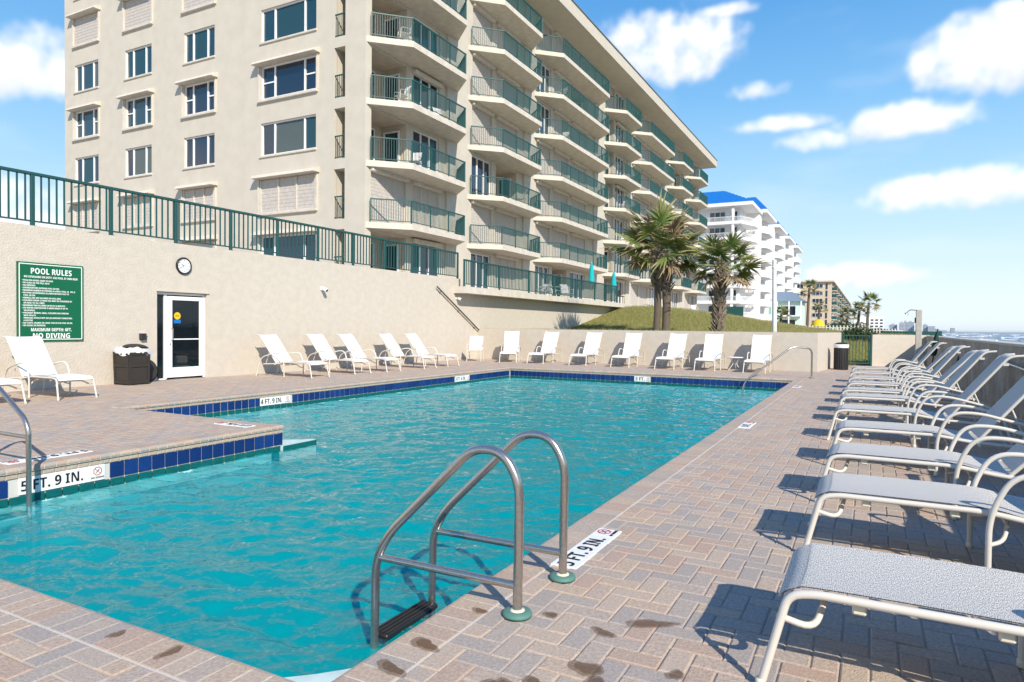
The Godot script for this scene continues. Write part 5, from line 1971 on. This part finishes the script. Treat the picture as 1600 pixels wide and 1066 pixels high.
func build_land() -> void:
	var mb := MB.new()
	var x0 := -14.09
	var x1 := 2.0
	var nx := 46
	var nz := 110
	for j in nz + 1:
		for i in nx + 1:
			var t := float(j) / nz
			var x := lerpf(x0, x1, float(i) / nx)
			var z := lerpf(-22.9, -96.0, t * t * 0.6 + t * 0.4)
			z = minf(z, -23.6 + (x - XW) / 12.68 * 0.8) if x < -1.5 else minf(z, -27.0)
			var e := 0.2
			var n := Vector3(lawn_y(x - e, z) - lawn_y(x + e, z), 2 * e, lawn_y(x, z - e) - lawn_y(x, z + e)).normalized()
			mb.vert(Vector3(x, lawn_y(x, z), z), n)
	for j in nz:
		for i in nx:
			var a := j * (nx + 1) + i
			mb.tri(a, a + 1, a + nx + 2)
			mb.tri(a, a + nx + 2, a + nx + 1)
	var lawn := obj("lawn", mb, M.grass)
	lawn.set_meta("kind", "structure")
	# short blades over the nearer slope
	var blade := MB.new()
	for k in 5:
		var a := TAU * k / 5 + 0.3
		var d := Vector3(cos(a), 0, sin(a))
		var s := Vector3(-sin(a), 0, cos(a)) * 0.006
		blade.tri3(d * 0.015 - s, d * 0.015 + s, d * 0.07 + Vector3(0, 0.10 + 0.03 * (k % 3), 0))
	var mm := MultiMesh.new()
	mm.transform_format = MultiMesh.TRANSFORM_3D
	mm.use_colors = true
	mm.mesh = blade.mesh()
	mm.instance_count = 42000
	for k in 42000:
		var u := rng.randf()
		var z := -23.0 - 27.0 * u * u
		var x := rng.randf_range(-14.0, 1.6)
		if x < -1.5:
			z = minf(z, -23.75 + (x - XW) / 12.68 * 0.8)
		else:
			z = minf(z, -28.2)
		var s := rng.randf_range(0.6, 1.4)
		mm.set_instance_transform(k, Transform3D(Basis(Vector3.UP, rng.randf() * TAU) * Basis.from_scale(Vector3(s, s * rng.randf_range(0.5, 1.2), s)), Vector3(x, lawn_y(x, z) - 0.005, z)))
		var dry := rng.randf()
		mm.set_instance_color(k, Color(0.22, 0.235, 0.07).lerp(Color(0.42, 0.36, 0.18), dry))
	var g := MultiMeshInstance3D.new()
	g.name = "grass"
	g.multimesh = mm
	var bm := mat("blade_tint", Color(1, 1, 1), 0.9)
	bm.vertex_color_use_as_albedo = true
	g.material_override = bm
	add_child(g, true)
	g.set_meta("kind", "stuff")
	tag(g, "short dry green grass covering the slope behind the far wall", "grass")
	# dune, far ground, sea
	var d := MB.new()
	d.quad(Vector3(1.95, 0.9, -28.6), Vector3(9.0, -3.3, -28.6), Vector3(9.0, -3.3, -3600), Vector3(1.95, 0.6, -3600))
	d.quad(Vector3(2.06, -0.5, 40), Vector3(9.0, -3.3, 40), Vector3(9.0, -3.3, -28.6), Vector3(2.06, -0.5, -28.6))
	d.quad(Vector3(9.0, -3.3, 40), Vector3(60.0, -4.6, 40), Vector3(60.0, -4.6, -3600), Vector3(9.0, -3.3, -3600))
	obj("beach_sand", d, M.sand).set_meta("kind", "structure")
	d = MB.new()
	d.quad(Vector3(-3000, 0.5, -95), Vector3(1.96, 0.5, -95), Vector3(1.96, 0.5, -4200), Vector3(-3000, 0.5, -4200))
	d.quad(Vector3(1.96, 0.55, -3500), Vector3(330, -3.7, -3440), Vector3(330, -3.7, -4200), Vector3(1.96, 0.5, -4200))
	d.quad(Vector3(-3000, -0.35, 400), Vector3(2.05, -0.35, 400), Vector3(2.05, -0.35, 2.0), Vector3(-3000, -0.35, 2.0))
	d.quad(Vector3(-3000, 0.4, 2), Vector3(-46, 0.4, 2), Vector3(-46, 0.4, -95), Vector3(-3000, 0.4, -95))
	obj("ground", d, M.sand).set_meta("kind", "structure")
	d = MB.new()
	var f := FastNoiseLite.new()
	f.seed = 77
	f.frequency = 1.0
	var rowsx := []
	var x := 28.0
	while x < 8500.0:
		rowsx.append(x)
		x *= 1.028
		x += 0.6
	var cols := []
	var z := 60.0
	while z > -900.0:
		cols.append(z)
		z -= 9.0 if z > -260.0 else 22.0
	while z > -8200.0:
		cols.append(z)
		z = z * 1.05
	for j in cols.size():
		for i in rowsx.size():
			var px: float = rowsx[i]
			var pz: float = cols[j]
			var amp: float = 0.45 * clampf(1.0 - px / 700.0, 0.1, 1.0)
			var swell := sin(px * 0.16 + f.get_noise_2d(pz * 0.012, px * 0.01) * 4.0)
			d.vert(Vector3(px, -4.25 + amp * swell * swell * swell, pz), Vector3(-0.05 * swell, 1, 0.03 * sin(pz)).normalized())
	for j in cols.size() - 1:
		for i in rowsx.size() - 1:
			var a := j * rowsx.size() + i
			d.tri(a, a + 1, a + rowsx.size() + 1)
			d.tri(a, a + rowsx.size() + 1, a + rowsx.size())
	obj("sea", d, M.sea).set_meta("kind", "structure")
	# lines of breaking foam
	d = MB.new()
	for k in 15:
		var bx := 30.0 + 11.0 * k * (1.0 + k * 0.03)
		var zz := rng.randf_range(-120.0, -60.0)
		while zz > -2200.0:
			var l := rng.randf_range(18.0, 70.0) * (1.0 - zz / 900.0)
			var n := 10
			var w := rng.randf_range(1.2, 4.5)
			for i in n:
				var t0 := float(i) / n
				var t1 := float(i + 1) / n
				var o0 := f.get_noise_2d((zz - l * t0) * 0.03, k * 5.0) * 6.0
				var o1 := f.get_noise_2d((zz - l * t1) * 0.03, k * 5.0) * 6.0
				var w0 := w * sin(PI * t0) + 0.05
				var w1 := w * sin(PI * t1) + 0.05
				var a := Vector3(bx + o0, -3.7, zz - l * t0)
				var b := Vector3(bx + o1, -3.7, zz - l * t1)
				d.quad(a - Vector3(w0, 0.35, 0), a + Vector3(0, 0.25, 0), b + Vector3(0, 0.25, 0), b - Vector3(w1, 0.35, 0))
				d.quad(a + Vector3(0, 0.25, 0), a + Vector3(w0 * 0.5, -0.35, 0), b + Vector3(w1 * 0.5, -0.35, 0), b + Vector3(0, 0.25, 0))
			zz -= l + rng.randf_range(10.0, 90.0) * (1.0 - zz / 700.0)
	var fo := obj("sea_foam", d, M.foam, self, "stuff")
	tag(fo, "white lines of breaking waves on the sea", "foam")


func frond_mesh(sd: int, dead: bool) -> ArrayMesh:
	# a fan leaf: stalk along +x, then narrow leaflets that spread, fold and droop; unit length about 1.5
	var r := RandomNumberGenerator.new()
	r.seed = sd
	var mb := MB.new()
	mb.use_col = true
	var green := Color(0.10, 0.165, 0.035).lerp(Color(0.19, 0.23, 0.06), r.randf())
	var tan_c := Color(0.48, 0.37, 0.23)
	if dead:
		green = Color(0.30, 0.22, 0.13)
	mb.col = green.lerp(tan_c, 0.35)
	mb.tube([Vector3(0, 0, 0), Vector3(0.40, 0.03, 0), Vector3(0.82, -0.02, 0)], 0.018, 4, 0.008)
	var n := 24
	for k in n:
		var t := (k + 0.5) / n * 2.0 - 1.0
		var ang := t * 2.05 + r.randf_range(-0.07, 0.07)
		var l := (0.72 - 0.20 * t * t) * r.randf_range(0.75, 1.12)
		var base := Vector3(0.74 + 0.12 * (1.0 - t * t), -0.015, 0.02 * t)
		var dir := Vector3(cos(ang), -0.12 + 0.18 * (1.0 - absf(t)), sin(ang)).normalized()
		var side := Vector3(-sin(ang), 0.55 * (1.0 if k % 2 == 0 else -1.0), cos(ang)).normalized()
		var w := 0.031
		var brown := r.randf_range(0.3, 1.0)
		var droop := r.randf_range(0.02, 0.28) if not dead else r.randf_range(0.2, 0.6)
		var twist := Vector3(r.randf_range(-0.12, 0.12), 0, r.randf_range(-0.12, 0.12))
		var p := []
		for s in 5:
			var u := s / 4.0
			p.append(base + dir * l * u + Vector3(0, -droop * u * u * u * l, 0) + twist * u * u)
		for s in 4:
			var w0: float = w * [0.6, 1.25, 1.05, 0.55][s]
			var w1: float = w * [1.25, 1.05, 0.55, 0.06][s]
			var i := mb.v.size()
			var nn := dir.cross(side).normalized()
			if nn.y < 0.0:
				nn = -nn
			var tip0 := clampf((s / 4.0 - 0.42) * 2.6 * brown, 0.0, 1.0)
			var tip1 := clampf(((s + 1) / 4.0 - 0.42) * 2.6 * brown, 0.0, 1.0)
			mb.col = green.lerp(tan_c, tip0)
			mb.vert(p[s] - side * w0, nn)
			mb.vert(p[s] + side * w0, nn)
			mb.col = green.lerp(tan_c, tip1)
			mb.vert(p[s + 1] + side * w1, nn)
			mb.vert(p[s + 1] - side * w1, nn)
			mb.tri(i, i + 1, i + 2)
			mb.tri(i, i + 2, i + 3)
	return mb.mesh()


var fronds := []

func crown(parent: Node, at: Vector3, count: int, size: float, wind: Vector3) -> void:
	for k in count:
		var u := (k + 0.5) / count
		var el := lerpf(1.25, -0.55, pow(u, 0.9)) + rng.randf_range(-0.15, 0.15)
		var az := k * 2.39996 + rng.randf_range(-0.25, 0.25)
		var d := (Vector3(cos(az) * cos(el), sin(el), sin(az) * cos(el)) + wind * (0.5 + 0.5 * u)).normalized()
		var side := d.cross(Vector3.UP)
		if side.length() < 0.05:
			side = Vector3(1, 0, 0)
		side = side.normalized()
		var b := Basis(d, side.cross(d).normalized(), side) * Basis(Vector3(1, 0, 0), rng.randf_range(-0.7, 0.7))
		var dead := u > 0.84 or rng.randf() < 0.10
		var mesh: ArrayMesh = fronds[rng.randi_range(6, 8) if dead else rng.randi_range(0, 5)]
		var o := obj("frond", mesh, M.frond, parent)
		var s := size * rng.randf_range(0.82, 1.12) * (0.85 if dead else 1.0)
		o.transform = Transform3D(b * Basis.from_scale(Vector3.ONE * s), at + d * 0.10 + Vector3(0, -0.22 * u, 0))


func trunk_mesh(pts: Array, r0: float, r1: float) -> MB:
	var mb := MB.new()
	var smooth := []
	var n := 16
	for k in n + 1:
		var t := float(k) / n * (pts.size() - 1)
		var i := mini(int(t), pts.size() - 2)
		smooth.append((pts[i] as Vector3).lerp(pts[i + 1], t - i) + Vector3(rng.randf_range(-0.008, 0.008), 0, rng.randf_range(-0.008, 0.008)))
	mb.tube(smooth, r0, 12, r1)
	return mb


func leaf_bases(base: Vector3, top: Vector3, y_from: float, r: float, count: int, size: float) -> MB:
	# the stubs of old leaves, criss-crossing up the trunk
	var mb := MB.new()
	for k in count:
		var t := lerpf(y_from, 1.0, (k + 0.5) / count)
		var az := k * 2.39996 + rng.randf_range(-0.15, 0.15)
		var d := Vector3(cos(az), 0, sin(az))
		var s := Vector3(-sin(az), 0, cos(az))
		var lean := rng.randf_range(-0.45, 0.45)
		var p := base.lerp(top, t) + d * r * 0.8
		var l := size * rng.randf_range(0.7, 1.25)
		var up := (Vector3.UP * 0.85 + d * rng.randf_range(0.35, 0.75) + s * lean).normalized()
		var w := size * 0.27
		var a := p - s * w
		var b := p + s * w
		var e := p + up * l + s * w * 0.35
		var f := p + up * l - s * w * 0.35
		var th := d * size * 0.10
		mb.hexa([a - th + Vector3(0, 0, 0), a + th, b + th, b - th, f - th * 0.3, f + th * 0.6, e + th * 0.6, e - th * 0.3])
	return mb


func build_palms() -> void:
	for k in 9:
		fronds.append(frond_mesh(100 + k, k >= 6))
	var P := thing("palm_tree", "palm with two trunks side by side and a broad ragged crown, left of the other", "palm tree", Vector3(-8.0, 0, -29.0))
	var y0 := lawn_y(-8.0, -29.0) - 0.1
	for q in [[-0.24, 0.05, -0.22, 4.75, 0.15], [0.12, -0.12, 0.10, 4.45, 0.17]]:
		var a := Vector3(q[0], y0, q[1])
		var c := Vector3(q[2], q[3], q[1])
		obj("trunk", trunk_mesh([a, a.lerp(c, 0.35) + Vector3(0.03, 0, 0), a.lerp(c, 0.7) + Vector3(0.02, 0, 0), c], q[4], q[4] * 1.1), M.trunk, P)
		obj("leaf_bases", leaf_bases(a, c, 0.55, 0.18, 50, 0.34), M.boot, P)
		crown(P, c + Vector3(0, 0.1, 0), 30 if q[0] < 0 else 22, 1.42 if q[0] < 0 else 1.2, Vector3(0.10 if q[0] > 0 else -0.18, 0.0, 0.05))
	var S := thing("palm_tree", "shorter single palm with a rough criss-crossed trunk, nearer the white pole", "palm tree", Vector3(-5.62, 0, -29.0))
	y0 = lawn_y(-5.6, -29.0) - 0.1
	var a := Vector3(-0.02, y0, 0)
	var c := Vector3(0.06, 3.92, 0)
	obj("trunk", trunk_mesh([a, a.lerp(c, 0.5) + Vector3(-0.03, 0, 0), c], 0.165, 0.155), M.trunk, S)
	obj("leaf_bases", leaf_bases(a, c, 0.02, 0.18, 120, 0.34), M.boot, S)
	crown(S, c + Vector3(0, 0.10, 0), 28, 1.08, Vector3(0.16, -0.05, 0.0))
	# distant palms
	for q in [[-6.6, -87.0, 2.0, 6.2, 1.0, "tall thin distant palm before the beige hotel, right of the white one"], [-5.5, -88.0, 2.0, 4.0, 0.75, "short distant palm beside the tall thin one"], [-0.35, -90.0, 0.6, 4.55, 1.25, "distant palm standing clear against the sky, right of the beige hotel"], [-1.35, -92.0, 0.6, 3.7, 1.05, "distant palm just left of the one clear against the sky"], [-2.7, -96.0, 0.6, 3.2, 1.0, "low distant palm in the thicket before the beige hotel"], [-9.3, -84.0, 1.0, 3.2, 0.8, "low distant palm at the corner of the white hotel"]]:
		var o := thing("palm_tree", q[5], "palm tree", Vector3(q[0], 0, q[1]), 0.0, "distant palms by the beach")
		var e := Vector3(0.15, q[3], 0)
		obj("trunk", trunk_mesh([Vector3(0, q[2] - 0.6, 0), Vector3(0.05, q[3] * 0.6, 0), e], 0.17, 0.13), M.trunk, o)
		crown(o, e, 18, q[4] * 0.82, Vector3(0.1, 0, 0))


func shrub(called: String, label: String, at: Vector3, size: Vector3, count: int, leaf: float, group := "") -> void:
	var o := thing(called, label, "shrub", at, 0.0, group)
	var mb := MB.new()
	for k in count:
		var d := Vector3(rng.randfn(), rng.randfn(), rng.randfn()).normalized() * pow(rng.randf(), 0.4)
		var p := Vector3(d.x * size.x, size.y * (0.5 + d.y * 0.5), d.z * size.z)
		var t := Vector3(rng.randfn(), rng.randfn() + 0.7, rng.randfn()).normalized()
		var s := t.cross(Vector3(rng.randfn(), rng.randfn(), rng.randfn())).normalized()
		mb.tri3(p - s * leaf * 0.3, p + s * leaf * 0.3, p + t * leaf)
	obj("foliage", mb, M.shrub, o)
	mb = MB.new()
	for k in 4:
		mb.tube([Vector3(0.1 * (k - 1.5), 0, 0), Vector3(size.x * 0.3 * (k - 1.5), size.y * 0.6, 0.05 * k)], 0.03, 5, 0.01)
	obj("stem", mb, M.trunk, o)


func parasol_closed(label: String, at: Vector3, h: float, group: String) -> void:
	var u := thing("closed_parasol", label, "parasol", at, 0.0, group)
	var mb := MB.new()
	mb.tube([Vector3(0, 0, 0), Vector3(0, h, 0)], 0.025, 8)
	obj("pole", mb, M.white_frame, u)
	mb = MB.new()
	var rows := [[h * 0.50, 0.13], [h * 0.56, 0.17], [h * 0.75, 0.15], [h * 0.92, 0.09], [h * 0.99, 0.02]]
	for r in rows.size():
		for k in 24:
			var a := TAU * k / 24
			var rr: float = rows[r][1] * (1.0 + 0.22 * cos(a * 6))
			mb.vert(Vector3(cos(a) * rr, rows[r][0], sin(a) * rr), Vector3(cos(a), 0.1, sin(a)).normalized())
	for r in rows.size() - 1:
		for k in 24:
			var a := r * 24 + k
			var q := r * 24 + (k + 1) % 24
			mb.tri(a, a + 24, q + 24)
			mb.tri(a, q + 24, q)
	obj("canopy", mb, M.turquoise, u)
	mb = MB.new()
	mb.lathe([Vector2(0.001, 0.0), Vector2(0.24, 0.0), Vector2(0.24, 0.05), Vector2(0.04, 0.09), Vector2(0.001, 0.09)], 18, Vector3.ZERO)
	obj("base", mb, M.can_dark, u)


func build_details() -> void:
	var l := thing("lamp_pole", "slim white pole with a collar near its top, standing in the grass", "pole", Vector3(-3.08, 0.9, -26.2))
	var mb := MB.new()
	mb.tube([Vector3(0, 0, 0), Vector3(-0.05, 2.93, 0)], 0.085, 14, 0.075)
	obj("shaft", mb, M.white_paint, l)
	mb = MB.new()
	mb.lathe([Vector2(0.078, 0.0), Vector2(0.095, 0.01), Vector2(0.095, 0.05), Vector2(0.078, 0.06)], 14, Vector3(-0.05, 2.62, 0))
	obj("collar", mb, M.white_paint, l)
	parasol_closed("taller turquoise closed parasol on the terrace behind the far railing", Vector3(-16.0, 2.8, -41.0), 2.72, "closed parasols on the terrace")
	parasol_closed("turquoise closed parasol farther along the terrace, partly behind a balcony", Vector3(-16.0, 2.8, -45.3), 2.45, "closed parasols on the terrace")
	# terrace furniture: the corner chair again
	var chair: Node3D = get_node("patio_chair")
	var spots := [[-15.5, 2.8, -32.2, 0.3, "leftmost pale chair at the round terrace table behind the far railing"], [-16.3, 2.8, -34.0, 1.4, "pale chair on the far side of the round terrace table"], [-14.9, 2.8, -34.9, 2.6, "pale chair right of the round terrace table, close to the railing"], [-15.8, 2.8, -35.6, 3.3, "rightmost pale chair at the round terrace table"],
		[-16.0, 2.8, -53.0, 1.0, "white chair on the terrace left of the twin palm's trunks"], [-15.6, 2.8, -55.5, 2.0, "second white chair on the terrace close to the twin palm's trunks"], [-15.3, 2.8, -66.0, 0.4, "white chair on the terrace between the two palms"], [-15.8, 2.8, -70.0, 2.4, "farther white chair on the terrace between the two palms"], [-15.2, 2.8, -76.0, 1.1, "farthest white chair on the terrace, by the single palm"],
		[-19.3, 11.43, -24.9, 1.2, "white chair behind the rail of the first balcony column, third floor"], [-19.1, 11.43, -28.4, 2.8, "white chair at the far end of the first column's third-floor balcony"], [-19.2, 14.18, -24.9, 0.9, "white chair on the first column's fourth-floor balcony"], [-19.2, 8.68, -26.0, 1.9, "white chair on the first column's second-floor balcony"], [-19.2, 16.93, -42.6, 1.0, "chair on the fifth-floor balcony of the wide third column"],
		[-19.2, 16.93, -27.5, 2.2, "white chair on the first column's fifth-floor balcony, top left of the balconies"], [-19.2, 8.68, -36.5, 0.6, "white chair on the second column's second-floor balcony"], [-19.2, 14.18, -43.5, 1.7, "white chair on the wide third column's fourth-floor balcony"], [-19.2, 11.43, -56.0, 1.2, "white chair on the fourth column's third-floor balcony"], [-19.2, 8.68, -57.0, 2.1, "white chair on the fourth column's second-floor balcony"]]
	for s in spots:
		dup(chair, "patio_chair", s[4], Vector3(s[0], s[1], s[2]), s[3]).set_meta("group", "chairs on the terrace and balconies")
	var t := thing("terrace_table", "round pale table between chairs on the terrace, behind the far railing", "table", Vector3(-15.6, 2.8, -33.9))
	mb = MB.new()
	mb.lathe([Vector2(0.001, 0.70), Vector2(0.58, 0.70), Vector2(0.60, 0.715), Vector2(0.58, 0.73), Vector2(0.001, 0.73)], 24, Vector3.ZERO)
	obj("table_top", mb, M.chair_grey, t)
	for k in 4:
		var a := TAU * k / 4 + 0.4
		mb = MB.new()
		mb.tube([Vector3(cos(a) * 0.46, 0, sin(a) * 0.46), Vector3(cos(a) * 0.36, 0.70, sin(a) * 0.36)], 0.018, 6)
		obj("leg", mb, M.chair_grey, t)
	# blue covered barrel and dark stool at the end of the railing
	var br := thing("bar_stool", "dark bar stool on the terrace just past the end of the far railing", "stool", Vector3(-16.0, 2.8, -46.9))
	mb = MB.new()
	mb.bevel_box(Vector3(0, 0.78, 0), Vector3(0.42, 0.05, 0.42), 0.015)
	obj("seat", mb, M.can_dark, br)
	mb = MB.new()
	mb.bevel_box(Vector3(-0.20, 1.02, 0), Vector3(0.04, 0.44, 0.42), 0.012)
	obj("backrest", mb, M.can_dark, br)
	for s in [[-1, -1], [1, -1], [-1, 1], [1, 1]]:
		mb = MB.new()
		mb.tube([Vector3(0.21 * s[0], 0, 0.21 * s[1]), Vector3(0.17 * s[0], 0.76, 0.17 * s[1])], 0.016, 6)
		obj("leg", mb, M.can_dark, br)
	# green screens and railings beyond
	for q in [["green_screen", "dark green fence screen before the white hotel's ground floor, right of the single palm", Vector3(-17.2, 2.6, -94.0), Vector3(2.2, 1.7, 0.08)], ["green_screen", "low dark green screen along the path behind the gate wall, left of the shower post", Vector3(0.6, 0.85, -44.0), Vector3(2.9, 0.42, 0.08)]]:
		var g := thing(q[0], q[1], "fence", q[2])
		mb = MB.new()
		mb.bevel_box(Vector3(q[3].x / 2, q[3].y / 2, 0), q[3], 0.01)
		obj("panel", mb, M.green_rail, g)
		for x in [0.05, q[3].x * 0.5, q[3].x - 0.05]:
			mb = MB.new()
			mb.box(Vector3(x, q[3].y / 2 - 0.15, -0.07), Vector3(0.07, q[3].y + 0.35, 0.05))
			obj("post", mb, M.green_rail, g)
	for q in [["white_fence", "white picket fence across the path behind the lawn, left of the gate", Vector3(-8.2, 0.75, -66.0), 8.6, 0.95], ["white_fence", "second stretch of white fence, behind the gate and the far palms", Vector3(-3.6, 0.5, -80.0), 6.6, 1.0]]:
		var g := thing(q[0], q[1], "fence", q[2])
		for k in int(q[3] / 0.28):
			mb = MB.new()
			mb.box(Vector3(0.28 * k, q[4] / 2, 0), Vector3(0.10, q[4], 0.03))
			obj("picket", mb, M.white_paint, g)
		for y in [0.2, 0.8]:
			mb = MB.new()
			mb.box(Vector3(q[3] / 2, y * q[4], -0.04), Vector3(q[3], 0.07, 0.04))
			obj("fence_rail", mb, M.white_paint, g)
	var yu := thing("yellow_parasol", "small yellow beach parasol before the beige hotel", "parasol", Vector3(-4.75, 0.9, -76.0))
	mb = MB.new()
	mb.tube([Vector3(0, 0, 0), Vector3(0, 1.45, 0)], 0.03, 6)
	obj("pole", mb, M.white_frame, yu)
	mb = MB.new()
	mb.lathe([Vector2(0.66, 0.75), Vector2(0.68, 0.85), Vector2(0.5, 1.25), Vector2(0.2, 1.45), Vector2(0.01, 1.5)], 10, Vector3.ZERO)
	obj("canopy", mb, M.yellow, yu)
	shrub("shrub", "green bush growing just behind the garden gate", Vector3(-0.45, 0.7, -32.5), Vector3(0.75, 0.75, 0.5), 1500, 0.10)
	var k := 0
	for q in [[-4.0, -86.0, 1.6, 1.5], [-2.6, -90.0, 1.7, 1.7], [-1.2, -94.0, 1.5, 1.9], [-5.6, -92.0, 1.6, 1.3], [0.7, -96.0, 1.4, 1.2], [-3.4, -100.0, 2.2, 2.3]]:
		shrub("shrub", ["round dark shrub left of the yellow parasol's path", "dark shrub in the middle of the thicket before the beige hotel", "taller dark shrub at the right of the thicket", "low dark shrub near the tall thin palm", "small dark shrub under the clear-standing palm", "largest dark shrub, at the back of the thicket"][k], Vector3(q[0], 0.4, q[1]), Vector3(q[2], q[3], 0.9), 900, 0.22, "shrubs before the beige hotel")
		k += 1


func _ready() -> void:
	rng.seed = 11
	camera_and_light()
	materials()
	build_deck()
	build_pool()
	build_water()
	build_land()
	build_walls()
	build_apartments()
	build_far()
	build_palms()
	build_fences()
	build_door()
	build_wall_items()
	build_gate()
	build_loungers()
	build_ladders()
	build_bins()
	build_shower()
	build_details()
